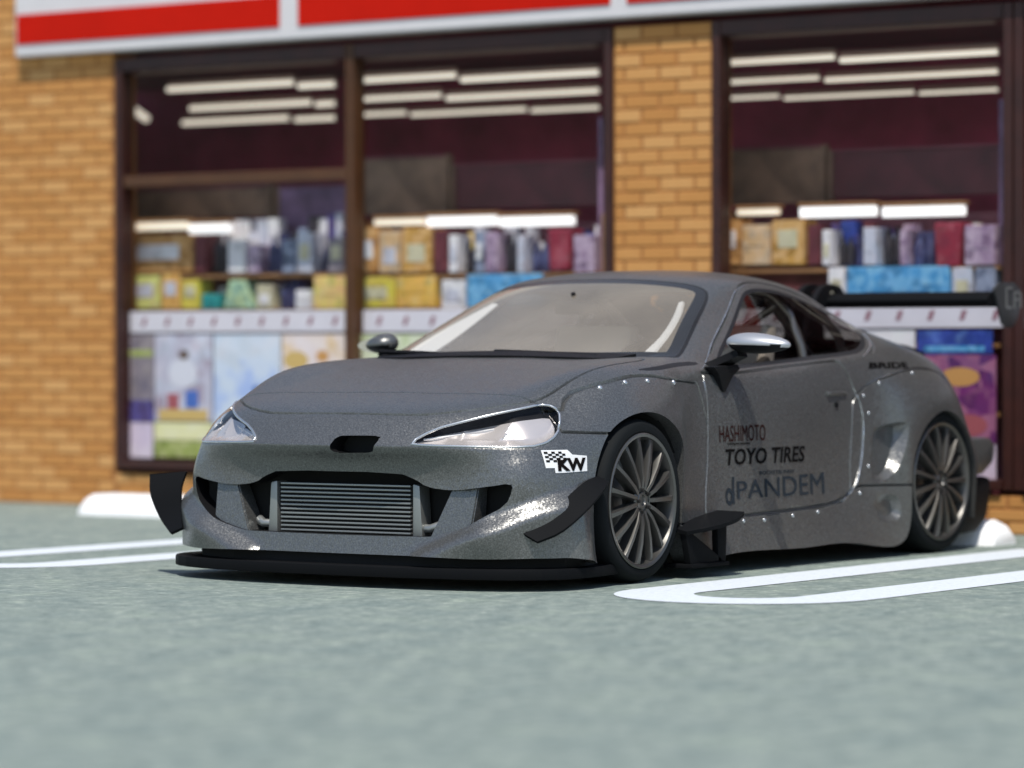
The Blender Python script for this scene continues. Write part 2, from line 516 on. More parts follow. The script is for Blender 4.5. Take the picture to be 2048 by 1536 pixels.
M = {}
M['paint'] = paint_mat('gunmetal_paint', (.160, .162, .159), .30, .68)
M['black'] = mat('satin_black_plastic', (.008, .008, .009), .5, spec=.12)
M['carbon'] = mat('matt_black_aero', (.0065, .007, .008), .6, spec=.05)
M['liner'] = mat('dark_liner', (.008, .008, .008), .9)
M['seal'] = mat('rubber_seal', (.008, .008, .009), .55)
M['frit'] = mat('black_glass_border', (.03, .03, .03), .25)
M['rubber'] = mat('tyre_rubber', (.008, .0095, .0105), .75, spec=.12)
M['wheel'] = mat('gunmetal_wheel', (.135, .132, .126), .34, .8)
M['wheel_dark'] = mat('wheel_barrel', (.02, .02, .02), .5, .5)
M['alu'] = mat('raw_aluminium', (.33, .34, .33), .42, .75)
M['chrome'] = mat('lamp_chrome', (.82, .80, .78), .14, 1.)
M['reflector'] = mat('lamp_reflector', (.72, .67, .65), .2, .55)
M['lamp_white'] = mat('lamp_white', (.85, .84, .84), .25)
M['silver'] = mat('silver_mirror_cap', (.52, .53, .55), .42, .7)
M['plate'] = mat('grey_end_plate', (.045, .047, .05), .4, .3)
M['edge'] = mat('bright_edge', (.56, .58, .60), .27, .85)  # silver of the bolts; on the beads it paints in edge highlights
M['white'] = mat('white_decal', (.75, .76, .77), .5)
M['decal'] = mat('black_decal', (.006, .005, .005), .8, spec=.05)
M['red_decal'] = mat('dark_red_decal', (.028, .008, .007), .8, spec=.05)
M['grey_decal'] = mat('slate_decal', (.026, .032, .040), .8, spec=.05)
M['trim'] = mat('beige_trim', (.72, .66, .58), .8)
M['dash'] = mat('grey_dash', (.55, .52, .47), .75)
M['seat'] = mat('dark_seat', (.07, .065, .06), .8)
M['cage'] = mat('silver_cage', (.6, .6, .6), .3, .8)
M['brake'] = mat('brake_disc', (.25, .25, .25), .4, .9)

def glass_mat(name, tint, refl=.12, rough=.03, refl_haze=0., hcol=(.6, .58, .55)):
    m = bpy.data.materials.new(name)
    m.use_nodes = True
    t = m.node_tree
    t.nodes.remove(t.nodes['Principled BSDF'])
    out = t.nodes['Material Output']
    tr = t.nodes.new('ShaderNodeBsdfTransparent')
    tr.inputs[0].default_value = (*tint, 1)
    gl = t.nodes.new('ShaderNodeBsdfGlossy')
    gl.inputs['Roughness'].default_value = rough
    # Schlick's curve on the facing ratio: the same from either side of a pane
    fr = t.nodes.new('ShaderNodeLayerWeight')
    fr.inputs[0].default_value = .5
    pw = t.nodes.new('ShaderNodeMath')
    pw.operation = 'POWER'
    pw.inputs[1].default_value = 5
    t.links.new(fr.outputs['Facing'], pw.inputs[0])
    ma = t.nodes.new('ShaderNodeMath')
    ma.operation = 'MULTIPLY_ADD'
    ma.inputs[1].default_value = .96-refl
    ma.inputs[2].default_value = .04+refl
    ma.use_clamp = True
    t.links.new(pw.outputs[0], ma.inputs[0])
    mx = t.nodes.new('ShaderNodeMixShader')
    t.links.new(ma.outputs[0], mx.inputs[0])
    t.links.new(tr.outputs[0], mx.inputs[1])
    t.links.new(gl.outputs[0], mx.inputs[2])
    last = mx
    if refl_haze:
        df = t.nodes.new('ShaderNodeBsdfDiffuse')
        df.inputs[0].default_value = (*hcol, 1)
        m2 = t.nodes.new('ShaderNodeMixShader')
        m2.inputs[0].default_value = refl_haze
        ge = t.nodes.new('ShaderNodeNewGeometry')
        sm = t.nodes.new('ShaderNodeTexNoise')
        sm.inputs['Scale'].default_value = 2.6
        sm.inputs['Detail'].default_value = 3
        t.links.new(ge.outputs['Position'], sm.inputs['Vector'])
        mr = t.nodes.new('ShaderNodeMapRange')
        mr.inputs['From Min'].default_value = .35
        mr.inputs['From Max'].default_value = .65
        mr.inputs['To Min'].default_value = refl_haze*.86
        mr.inputs['To Max'].default_value = refl_haze*1.14
        t.links.new(sm.outputs['Fac'], mr.inputs[0])
        t.links.new(mr.outputs[0], m2.inputs[0])
        t.links.new(mx.outputs[0], m2.inputs[1])
        t.links.new(df.outputs[0], m2.inputs[2])
        last = m2
    t.links.new(last.outputs[0], out.inputs[0])
    return m
M['glass'] = glass_mat('car_glass', (.86, .86, .84), .05, .03, .16, (.88, .77, .62))  # warm diffuse film paints the pale windscreen reflection into the glass
M['side_glass'] = glass_mat('dark_car_glass', (.55, .53, .51), .0, .03)
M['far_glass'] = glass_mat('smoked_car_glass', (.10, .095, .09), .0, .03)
M['lamp_cover'] = glass_mat('lamp_cover', (.95, .95, .95), -.02, .03)
M['shop_glass'] = glass_mat('shop_glass', (.96, .96, .96), -.035, .02)

# ------------------------------------------------------------------ the car
car = empty('sports_car')
tag(car, 'dark grey metallic sports coupe with black splitter, canards and tall rear wing', 'car')

def panel_parts():
    bm = build_half()
    bm.verts.index_update()
    P = coords(bm)
    cen = np.array([f.calc_center_median() for f in bm.faces])
    F = {n: G[n].f(cen) for n in G}
    lab = np.full(len(cen), 'body', dtype=object)
    sub = np.zeros(len(cen), int)
    for n in ('front_fender', 'rear_fender', 'front_bumper', 'side_skirt', 'hood', 'door'):
        lab[F[n] < 0] = n
    lab[F['headlight'] < 0] = 'headlight'
    lab[F['windscreen'] < 0] = 'windscreen'
    sub[(F['windscreen'] < 0) & (F['windscreen'] > -.045)] = 1
    sub[(F['windscreen'] > 0) & (F['windscreen'] < .012) & (cen[:, 2] > .90)] = 1
    lab[(F['windscreen'] > 0) & (F['windscreen'] < .012) & (lab == 'hood')] = 'body'
    lab[F['rear_glass'] < 0] = 'rear_window'
    lab[F['side_glass'] < 0] = 'side_window'
    sub[(F['side_glass'] > 0) & (F['side_glass'] < .016)] = 1
    sub[F['fender_slot'] < 0] = 1
    lab[F['mouth'] < 0] = 'hole'
    polys = [[v.index for v in f.verts] for f in bm.faces]
    bm.free()
    return P, polys, lab, sub

BP, BPOLY, BLAB, BSUB = panel_parts()

def half_mesh(name, sgn):
    fs = [k for k in range(len(BPOLY)) if BLAB[k] == name]
    used = sorted({i for k in fs for i in BPOLY[k]})
    mp = {i: q for q, i in enumerate(used)}
    v = BP[used]*[1, sgn, 1]
    f = [[mp[i] for i in (BPOLY[k] if sgn > 0 else BPOLY[k][::-1])] for k in fs]
    return v, f, [int(BSUB[k]) for k in fs]

def both_bm(name):
    bm = bmesh.new()
    for s_ in (1, -1):
        v, f, mi = half_mesh(name, s_)
        vv = [bm.verts.new(p) for p in v]
        for q, m_ in zip(f, mi):
            try:
                bm.faces.new([vv[i] for i in q]).material_index = m_
            except ValueError:
                pass
    bmesh.ops.remove_doubles(bm, verts=[v for v in bm.verts if abs(v.co.y) < 1e-3], dist=1e-4)
    return bm

def side_bm(name, s_):
    bm = bmesh.new()
    v, f, mi = half_mesh(name, s_)
    vv = [bm.verts.new(p) for p in v]
    for q, m_ in zip(f, mi):
        try:
            bm.faces.new([vv[i] for i in q]).material_index = m_
        except ValueError:
            pass
    return bm

bvh = BVHTree.FromPolygons([tuple(p) for p in np.concatenate([BP, BP*[1, -1, 1]])],
                           [p for p in BPOLY]+[[i+len(BP) for i in p[::-1]] for p in BPOLY])

SM = 32
obj('body', both_bm('body'), [M['paint'], M['seal']], car, SM)
obj('hood', both_bm('hood'), [M['paint'], M['seal']], car, SM)
for s_ in (1, -1):
    obj('front_fender', side_bm('front_fender', s_), [M['paint'], M['seal']], car, SM)
    d_ = obj('door', side_bm('door', s_), [M['paint'], M['seal']], car, SM)
    obj('side_skirt', side_bm('side_skirt', s_), [M['paint'], M['seal']], car, SM)
    obj('rear_fender', side_bm('rear_fender', s_), [M['paint'], M['seal']], car, SM)
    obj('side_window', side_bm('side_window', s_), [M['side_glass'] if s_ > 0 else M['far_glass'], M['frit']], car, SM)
    if s_ > 0:
        door_left = d_
obj('windscreen', both_bm('windscreen'), [M['glass'], M['frit']], car, SM)
obj('rear_window', both_bm('rear_window'), [M['side_glass'], M['frit']], car, SM)

# front bumper: mouth openings get depth, the slanted nose vent is cut in
bb = both_bm('front_bumper')
VENT = [(.012, .534), (.03, .604), (.246, .606), (.218, .536)]
vent_poly = smooth_poly([(.012, .534), (.016, .560), (.028, .60), (.05, .604), (.22, .606), (.244, .60), (.225, .545), (.20, .536)], 1)
def vent_f(P):
    o = np.full(len(P), 1.)
    m_ = P[:, 0] > 1.95
    o[m_] = sdf_poly(P[m_][:, [1, 2]], vent_poly)
    return o
cut(bb, vent_f, 0)
dead = [f for f, d in zip(bb.faces[:], vent_f(np.array([f.calc_center_median() for f in bb.faces]))) if d < 0]
bmesh.ops.delete(bb, geom=dead, context='FACES')
rim = [e for e in bb.edges if e.is_boundary]
def on_opening(e):
    c = (e.verts[0].co+e.verts[1].co)/2
    p = np.array([[c.x, abs(c.y), c.z]])
    if c.x < 1.85:
        return False
    return min(abs(G['mouth'].f(p)[0]), abs(vent_f(np.array([[c.x, c.y, c.z]]))[0])) < .004
rim = [e for e in rim if on_opening(e)]
ex = bmesh.ops.extrude_edge_only(bb, edges=rim)
nvs = [g_ for g_ in ex['geom'] if isinstance(g_, bmesh.types.BMVert)]
for v in nvs:
    v.co.x -= .085
for f in [g_ for g_ in ex['geom'] if isinstance(g_, bmesh.types.BMFace)]:
    f.material_index = 1
bmesh.ops.recalc_face_normals(bb, faces=bb.faces[:])
bumper = obj('front_bumper', bb, [M['paint'], M['black']], car, SM)
bm = bmesh.new()
add_box(bm, (1.90, 0, .33), (.02, 1.56, .30))
add_box(bm, (2.0, .13, .57), (.02, .26, .10))
obj('intake_backing', bm, M['liner'], bumper)
for s_ in (1, -1):
    # slanted strut standing back inside the opening
    bm = bmesh.new()
    lo = [(.545, .40), (.665, .41), (.655, .26), (.60, .225), (.455, .195)]
    f1 = [bm.verts.new((2.012-.10*max(y-.5, 0)+.03*(z < .3), y*s_, z)) for y, z in lo]
    f2 = [bm.verts.new((1.93, y*s_, z)) for y, z in lo]
    fs2 = [bm.faces.new(f1), bm.faces.new(f2[::-1])]+[bm.faces.new((f1[i], f2[i], f2[(i+1) % 5], f1[(i+1) % 5])) for i in range(5)]
    bmesh.ops.recalc_face_normals(bm, faces=fs2)
    bmesh.ops.bevel(bm, geom=[e for e in bm.edges], offset=.006, segments=2, affect='EDGES')
    obj('intake_strut', bm, M['paint'], bumper, 40)

# intercooler
ic = obj('intercooler', box((1.955, 0, .305), (.05, .70, .20)), M['liner'], car)
for k in range(12):
    bm = bmesh.new()
    add_box(bm, (1.985, 0, .213+k*.0172), (.022, .66, .0075), .002)
    obj('fin', bm, M['alu'], ic)
for s_ in (1, -1):
    bm = bmesh.new()
    zz = [(.345*s_, .198), (.345*s_, .412), (.378*s_, .406), (.392*s_, .20)]
    add_prism(bm, zz, 1.93, 2.0, 'x', .006)
    obj('end_tank', bm, M['alu'], ic, 40)
    bm = bmesh.new()
    add_tube(bm, [(1.97, .385*s_, .235), (1.985, .425*s_, .235), (1.97, .46*s_, .25)], .018, 10)
    obj('pipe', bm, M['alu'], ic, 40)

def strip(bm, A, B, th):
    """a bent blade between two edge polylines, given a thickness"""
    n = len(A)
    A = [Vector(p) for p in A]
    B = [Vector(p) for p in B]
    rows = []
    for i in range(n):
        t = (A[min(i+1, n-1)]-A[max(i-1, 0)])
        nn = t.cross(B[i]-A[i]).normalized()*th/2
        rows.append([bm.verts.new(p) for p in (A[i]+nn, B[i]+nn, B[i]-nn, A[i]-nn)])
    fs = []
    for i in range(n-1):
        for k in range(4):
            fs.append(bm.faces.new((rows[i][k], rows[i][(k+1) % 4], rows[i+1][(k+1) % 4], rows[i+1][k])))
    fs.append(bm.faces.new(rows[0][::-1]))
    fs.append(bm.faces.new(rows[-1]))
    bmesh.ops.recalc_face_normals(bm, faces=fs)

def spl(pts, n=12):
    pts = np.array(pts, float)
    p = np.concatenate([[2*pts[0]-pts[1]], pts, [2*pts[-1]-pts[-2]]])
    out = []
    for t in np.linspace(0, len(pts)-1, n):
        i = min(int(t), len(pts)-2)
        f = t-i
        a, b, c, d = p[i:i+4]
        out.append(.5*(2*b+(c-a)*f+(2*a-5*b+4*c-d)*f*f+(3*b-a-3*c+d)*f**3))
    return out

# headlights
def lamp_top(P):
    L2 = LAMP(np.stack([P[:, 0], np.abs(P[:, 1]), P[:, 2]], 1))
    return L2[:, 1]-np.interp(L2[:, 0], [.175, .284, .40, .50, .62, .706, .78], [.570, .606, .629, .648, .668, .678, .672])
def lamp_end(P):
    L2 = LAMP(np.stack([P[:, 0], np.abs(P[:, 1]), P[:, 2]], 1))
    return L2[:, 0]-.752+.5*np.maximum(L2[:, 1]-.64, 0)
for s_ in (1, -1):
    hl = empty('headlight')
    hl.parent = car
    bmc = side_bm('headlight', s_)
    bmesh.ops.remove_doubles(bmc, verts=bmc.verts, dist=1e-5)
    bmc.normal_update()
    bmh = bmc.copy()
    cut(bmh, lamp_top, 0)
    cut(bmh, lamp_end, 0)
    Pc = np.array([f.calc_center_median() for f in bmh.faces])
    tp, en = lamp_top(Pc), lamp_end(Pc)
    for f, a_, b_ in zip(bmh.faces, tp, en):
        f.material_index = 1 if a_ > 0 or b_ > 0 else 0
    rimv = [v for v in bmh.verts if v.is_boundary]
    edge_pts = np.array([v.co for v in rimv])
    inw = Vector((-.80, -.45*s_, -.05)).normalized()
    for v in bmh.verts:
        d = np.sqrt(((edge_pts-np.array(v.co))**2).sum(1)).min()
        t = min(d/.035, 1.)
        y, z = abs(v.co.y), v.co.z
        rip = .5+.5*math.sin(y*46+2.*z*20)
        bowl = min(((y-.66)**2+(z-.63)**2*1.3)**.5/.085, 1)
        v.co += inw*(.003+(.045+.010*rip*(bowl > .98)+.030*(1-bowl*bowl))*t**.6)
    obj('housing', bmh, [M['reflector'], M['black']], hl, 50)
    # bead round the lamp, its sun highlight put into the silver colour
    be = [e for e in bmc.edges if e.is_boundary]
    nxt = {}
    for e in be:
        for v in e.verts:
            nxt.setdefault(v, []).append(e.other_vert(v))
    v0 = be[0].verts[0]
    loop, prev, cur = [v0], None, v0
    while True:
        q = [w for w in nxt[cur] if w is not prev]
        if not q or q[0] is v0 or len(loop) > 4000:
            break
        prev, cur = cur, q[0]
        loop.append(cur)
    pts = [np.array(v.co) for v in loop]
    keep = [pts[0]]
    for p in pts[1:]:
        if np.linalg.norm(p-keep[-1]) > .012:
            keep.append(p)
    keep.append(keep[0])
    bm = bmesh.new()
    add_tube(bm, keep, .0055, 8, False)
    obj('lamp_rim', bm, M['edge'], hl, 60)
    obj('lens_cover', bmc, M['lamp_cover'], hl, 40)
    bm = bmesh.new()
    bmesh.ops.create_uvsphere(bm, u_segments=24, v_segments=12, radius=.040)
    bmesh.ops.scale(bm, vec=(.8, 1, .85), verts=bm.verts)
    bmesh.ops.translate(bm, vec=(1.80, .69*s_, .630), verts=bm.verts)
    obj('projector', bm, M['chrome'], hl, 60)
    bm = bmesh.new()
    strip(bm, spl([(2.035, .425*s_, .592), (1.985, .51*s_, .606), (1.925, .59*s_, .622), (1.875, .655*s_, .634)], 12),
          spl([(2.030, .425*s_, .588), (1.965, .51*s_, .592), (1.905, .59*s_, .602), (1.865, .655*s_, .618)], 12), .006)
    obj('light_blade', bm, M['lamp_white'], hl, 40)
    bm = bmesh.new()
    strip(bm, spl([(2.0, .49*s_, .580), (1.95, .58*s_, .584), (1.88, .69*s_, .588)], 10),
          spl([(1.975, .49*s_, .574), (1.92, .58*s_, .574), (1.85, .69*s_, .576)], 10), .006)
    obj('lower_reflector', bm, M['lamp_white'], hl, 40)

# front splitter
lipo = [(1.60, .995), (1.80, 1.005), (1.92, .965), (2.03, .84), (2.10, .65), (2.145, .35), (2.155, 0)]
bm = bmesh.new()
add_prism(bm, [tuple(p) for p in smooth_poly([(1.2, -.9), (1.2, .9), (1.55, .99)]+lipo[1:]+[(a, -b) for a, b in lipo[-2:0:-1]]+[(1.55, -.99)], 1)], .045, .088, 'z', .008)
obj('front_splitter', bm, M['carbon'], car, 40)
bm = bmesh.new()
add_prism(bm, [(1.2, -.85), (1.2, .85), (1.62, .93), (1.78, .93), (1.93, .80), (2.03, .55), (2.05, 0), (2.03, -.55), (1.93, -.80), (1.78, -.93), (1.62, -.93)], .087, .16, 'z')
obj('underside', bm, M['liner'], car)
for c_, s2 in (((0, 0, .17), (2.0, 1.5, .06)), ((-1.75, 0, .25), (.6, 1.5, .1))):
    obj('underbody', box(c_, s2), M['liner'], car)

bm = bmesh.new()
strip(bm, spl([(1.975, .865, .225), (1.90, .915, .275), (1.80, .955, .365), (1.70, .97, .42), (1.62, .978, .440)]),
      spl([(1.975, .93, .195), (1.91, 1.0, .235), (1.81, 1.05, .315), (1.71, 1.06, .385), (1.625, 1.035, .42)]), .012)
obj('canard', bm, M['carbon'], car, 40)
bm = bmesh.new()
strip(bm, spl([(1.98, -.865, .20), (1.91, -.93, .275), (1.87, -.965, .36), (1.83, -.97, .43)]),
      spl([(1.98, -.93, .175), (1.93, -1.03, .235), (1.91, -1.10, .33), (1.88, -1.13, .415)]), .014)
obj('canard', bm, M['carbon'], car, 40)

# winglets before the rear part of the sill
for s_ in (1, -1):
    wgl = empty('sill_winglet')
    wgl.parent = car
    bm = bmesh.new()
    strip(bm, spl([(1.0, .90*s_, .215), (.88, .90*s_, .235), (.72, .90*s_, .25), (.60, .90*s_, .262)]),
          spl([(.985, 1.00*s_, .19), (.88, 1.06*s_, .208), (.72, 1.075*s_, .232), (.59, 1.04*s_, .258)]), .016)
    obj('blade', bm, M['carbon'], wgl, 40)
    bm = bmesh.new()
    add_prism(bm, [(.985, .195), (.955, .20), (.70, .075), (.70, .045), (.93, .045), (.945, .06)], .965*s_, .995*s_, 'y', .004)
    obj('front_leg', bm, M['carbon'], wgl, 40)
    bm = bmesh.new()
    add_prism(bm, [(.735, .235), (.655, .24), (.665, .045), (.725, .045)], .965*s_, .995*s_, 'y', .004)
    obj('rear_leg', bm, M['carbon'], wgl, 40)
    bm = bmesh.new()
    add_box(bm, (.81, .94*s_, .052), (.30, .14, .018), .004)
    obj('foot_plate', bm, M['carbon'], wgl, 40)

# bolts along the bolt-on arches
def on_side(x, z, s_):
    h = bvh.ray_cast(Vector((x, 2*s_, z)), Vector((0, -s_, 0)))
    return h[0], h[1]
BOLTS = [(.39, .215), (.22, .212), (-.02, .222), (-.24, .23), (-.605, .30), (-.68, .42), (-.70, .66), (-.67, .74), (-.80, .795), (-1.08, .84), (1.445, .795), (1.293, .815), (1.135, .82), (.93, .812)]
for s_ in (1, -1):
    for x, z in BOLTS:
        p, nn = on_side(x, z, s_)
        if p is None:
            continue
        if nn.y*s_ < 0:
            nn = -nn
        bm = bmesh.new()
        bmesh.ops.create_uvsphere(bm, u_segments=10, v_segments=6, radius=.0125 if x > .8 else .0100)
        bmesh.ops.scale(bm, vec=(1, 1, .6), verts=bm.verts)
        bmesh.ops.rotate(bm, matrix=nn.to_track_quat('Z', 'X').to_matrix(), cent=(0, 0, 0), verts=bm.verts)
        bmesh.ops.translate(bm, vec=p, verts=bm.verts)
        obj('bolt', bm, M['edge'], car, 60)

# bright beads on the door gap and window line: worn edges plus painted-in glints
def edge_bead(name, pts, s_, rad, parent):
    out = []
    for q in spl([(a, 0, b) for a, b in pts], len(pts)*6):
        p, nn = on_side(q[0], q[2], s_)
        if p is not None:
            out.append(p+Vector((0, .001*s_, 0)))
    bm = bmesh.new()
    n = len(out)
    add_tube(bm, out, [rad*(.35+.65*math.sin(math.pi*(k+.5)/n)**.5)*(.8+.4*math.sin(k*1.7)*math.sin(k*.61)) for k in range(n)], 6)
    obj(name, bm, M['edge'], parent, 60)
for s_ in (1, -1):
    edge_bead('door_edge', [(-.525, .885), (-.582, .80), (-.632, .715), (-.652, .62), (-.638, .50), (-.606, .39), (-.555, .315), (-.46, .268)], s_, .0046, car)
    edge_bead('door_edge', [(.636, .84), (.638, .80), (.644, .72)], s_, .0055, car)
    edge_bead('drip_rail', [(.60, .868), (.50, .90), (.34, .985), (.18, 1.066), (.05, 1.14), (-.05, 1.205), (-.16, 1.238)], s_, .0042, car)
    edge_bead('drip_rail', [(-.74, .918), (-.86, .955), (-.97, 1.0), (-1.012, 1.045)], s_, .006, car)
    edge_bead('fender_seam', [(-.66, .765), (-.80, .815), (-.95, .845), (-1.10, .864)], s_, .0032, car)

# ---- wheels
def tyre_bm():
    bm = bmesh.new()
    pr = [(.272, .0), (.281, .010), (.305, .012), (.320, .004), (.329, -.014), (.3335, -.035)]
    pr += [(.3335, -.08), (.3285, -.084), (.3285, -.094), (.3335, -.098), (.3335, -.15), (.3285, -.154), (.3285, -.164), (.3335, -.168)]
    pr += [(.3335, -.225), (.328, -.25), (.31, -.265), (.272, -.26)]
    add_lathe_y(bm, pr, 72)
    return bm
def rim_bm():
    bm = bmesh.new()
    add_lathe_y(bm, [(.955*r_, y_) for r_, y_ in [(.262, -.25), (.285, -.24), (.287, -.01), (.289, .012), (.284, .016), (.272, .012), (.266, -.006), (.252, -.05), (.248, -.18), (.25, -.25)]], 72)
    return bm
def spoke_bm(a):
    bm = bmesh.new()
    prof = [(.048, .006, .0125), (.10, .014, .0125), (.18, .012, .0122), (.245, .004, .0135), (.268, .000, .018)]
    rows = []
    for r, y, w in prof:
        r *= .955
        rows.append([bm.verts.new((r, y+.006, -w*.62)), bm.verts.new((r, y+.006, w*.62)), bm.verts.new((r, y-.012, w)), bm.verts.new((r, y-.045, w*.8)), bm.verts.new((r, y-.045, -w*.8)), bm.verts.new((r, y-.012, -w))])
    for i in range(len(rows)-1):
        for k in range(6):
            bm.faces.new((rows[i][k], rows[i][(k+1) % 6], rows[i+1][(k+1) % 6], rows[i+1][k]))
    bm.faces.new(rows[-1])
    bm.faces.new(rows[0][::-1])
    bmesh.ops.recalc_face_normals(bm, faces=bm.faces[:])
    bmesh.ops.rotate(bm, matrix=Matrix.Rotation(a, 3, 'Y'), cent=(0, 0, 0), verts=bm.verts)
    return bm
def hub_bm():
    bm = bmesh.new()
    add_lathe_y(bm, [(.001, .002), (.020, .002), (.024, .010), (.034, .010), (.040, .004), (.055, .012), (.064, .004), (.066, -.05), (.001, -.05)], 40)
    return bm
wheel_meshes = {}
def make_wheel(x, y, s_, steer=0):
    w = empty('wheel', (x, y*s_, .335), steer if s_ > 0 else math.pi+steer)
    w.parent = car
    if not wheel_meshes:
        wheel_meshes['tyre'] = obj('tyre', tyre_bm(), M['rubber'], w, 40)
        wheel_meshes['rim'] = obj('rim', rim_bm(), M['wheel'], w, 40)
        wheel_meshes['hub'] = obj('hub', hub_bm(), M['wheel'], w, 40)
        sp = []
        for k in range(15):
            sp.append(obj('spoke', spoke_bm(2*math.pi*(k+.5)/15), M['wheel'], w, 30))
        wheel_meshes['spokes'] = sp
        bm = bmesh.new()
        add_lathe_y(bm, [(.001, -.10), (.20, -.10), (.20, -.125), (.001, -.125)], 40)
        wheel_meshes['disc'] = obj('brake_disc', bm, M['brake'], w, 40)
        nts = []
        for k in range(5):
            a = 2*math.pi*k/5
            bm = bmesh.new()
            bmesh.ops.create_cone(bm, cap_ends=True, segments=6, radius1=.0085, radius2=.007, depth=.02)
            bmesh.ops.rotate(bm, matrix=Matrix.Rotation(-math.pi/2, 3, 'X'), cent=(0, 0, 0), verts=bm.verts)
            bmesh.ops.translate(bm, vec=(.046*math.cos(a), .012, .046*math.sin(a)), verts=bm.verts)
            nts.append(obj('lug_nut', bm, M['wheel_dark'], w))
        wheel_meshes['nuts'] = nts
        bm = bmesh.new()
        add_lathe_y(bm, [(.238, -.06), (.238, -.16), (.08, -.16), (.001, -.16)], 40)
        wheel_meshes['barrel'] = obj('barrel', bm, M['wheel_dark'], w, 40)
    else:
        src = []
        for v in wheel_meshes.values():
            src += v if isinstance(v, list) else [v]
        for o in src:
            c = o.copy()
            col.objects.link(c)
            c.parent = w
    return w
make_wheel(1.285, .967, 1, R(3))
make_wheel(-1.285, .975, 1)
make_wheel(1.285, .967, -1, R(3))
make_wheel(-1.285, .975, -1)
# wheel wells
for x in (1.285, -1.285):
    for s_ in (1, -1):
        bm = bmesh.new()
        n = 20
        ra = .385
        lo, hi = [], []
        for k in range(n+1):
            a = math.pi*1.16*k/n-math.pi*.08
            px_, pz_ = x+ra*math.cos(a), .335+ra*math.sin(a)
            lo.append(bm.verts.new((px_, .92*s_, pz_)))
            hi.append(bm.verts.new((px_, .52*s_, pz_)))
        for k in range(n):
            bm.faces.new((lo[k], lo[k+1], hi[k+1], hi[k]))
        bm.faces.new(hi)
        obj('wheel_well', bm, M['liner'], car)

# ---- cabin
cab = empty('cabin')
cab.parent = car
obj('floor_pan', box((-.1, 0, .30), (1.9, 1.56, .06)), M['seat'], cab)
bm = bmesh.new()
add_prism(bm, [(.98, .60), (.98, .89), (.80, .905), (.62, .90), (.47, .86), (.45, .60)], -.76, .76, 'y', .02)
obj('dashboard', bm, M['dash'], cab, 40)
bm = bmesh.new()
add_prism(bm, [(.66, .88), (.60, .935), (.48, .93), (.45, .86)], .20, .56, 'y', .02)
obj('gauge_hood', bm, M['dash'], cab, 40)
bm = bmesh.new()
ring = [(0, .165*math.cos(2*math.pi*k/28), .165*math.sin(2*math.pi*k/28)) for k in range(29)]
add_tube(bm, ring, .014, 8, False)
add_tube(bm, [(0, -.16, 0), (0, .16, 0)], .012)
add_tube(bm, [(0, 0, 0), (0, 0, -.16)], .012)
bmesh.ops.rotate(bm, matrix=Matrix.Rotation(R(-22), 3, 'Y'), cent=(0, 0, 0), verts=bm.verts)
bmesh.ops.translate(bm, vec=(.36, .38, .83), verts=bm.verts)
obj('steering_wheel', bm, M['black'], cab, 40)
for s_ in (1, -1):
    st = empty('bucket_seat')
    st.parent = car
    bm = bmesh.new()
    add_box(bm, (-.12, .37*s_, .47), (.50, .46, .14), .04)
    obj('cushion', bm, M['trim'], st, 40)
    bm = bmesh.new()
    add_prism(bm, [(-.33, .45), (-.20, .45), (-.34, .86), (-.40, 1.06), (-.48, 1.06), (-.44, .80)], (.37-.21)*s_, (.37+.21)*s_, 'y', .03)
    obj('backrest', bm, M['trim'], st, 40)
    for k in (-1, 1):
        bm = bmesh.new()
        add_prism(bm, [(-.36, .55), (-.16, .52), (-.22, .86), (-.36, .92), (-.44, .84)], (.37+k*.21-.02)*s_, (.37+k*.21+.02)*s_, 'y', .01)
        obj('wing', bm, M['seat'], st, 40)
bm = bmesh.new()
add_tube(bm, spl([(-.62, .64, .5), (-.62, .63, .9), (-.60, .52, 1.16), (-.60, .3, 1.22), (-.60, -.3, 1.22), (-.60, -.52, 1.16), (-.62, -.63, .9), (-.62, -.64, .5)], 30), .022, 10)
add_tube(bm, [(-.60, .5, 1.15), (-.62, -.6, .5)], .018, 10)
add_tube(bm, [(-.60, .45, 1.18), (-1.3, .42, .75)], .018, 10)
add_tube(bm, [(-.60, -.45, 1.18), (-1.3, -.42, .75)], .018, 10)
add_tube(bm, [(-.55, .66, .62), (.40, .72, .42)], .018, 10)
obj('roll_cage', bm, M['cage'], cab, 50)
bm = bmesh.new()
add_box(bm, (.30, 0, 1.135), (.03, .22, .06), .012)
add_tube(bm, [(.31, 0, 1.16), (.33, 0, 1.20)], .01)
obj('inside_mirror', bm, M['black'], cab, 40)
# the shells of the cabin: door cards, rear shelf, headlining
for s_ in (1, -1):
    bm = bmesh.new()
    add_box(bm, (-.05, .795*s_, .57), (1.7, .03, .52), .01)
    obj('door_card', bm, M['seat'], cab)
bm = bmesh.new()
add_prism(bm, [(-.70, .35), (-.70, .80), (-1.0, .90), (-1.6, .90), (-1.6, .35)], -.70, .70, 'y')
obj('rear_shelf', bm, M['seat'], cab)
for s_ in (1, -1):
    # B pillar seen through the glass
    bm = bmesh.new()
    strip(bm, [(-.70, .775*s_, .90), (-.76, .715*s_, 1.0), (-.79, .585*s_, 1.14)], [(-.78, .775*s_, .90), (-.84, .71*s_, 1.0), (-.87, .575*s_, 1.14)], .012)
    obj('centre_pillar', bm, M['seal'], cab)

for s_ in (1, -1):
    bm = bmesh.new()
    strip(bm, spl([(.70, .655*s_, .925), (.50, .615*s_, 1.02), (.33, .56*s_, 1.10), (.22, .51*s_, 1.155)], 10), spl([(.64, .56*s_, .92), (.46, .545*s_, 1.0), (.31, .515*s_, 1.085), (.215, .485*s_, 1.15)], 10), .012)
    obj('pillar_glint', bm, M['white'], cab, 40)  # white strips paint the bright reflection on the inner A-pillars

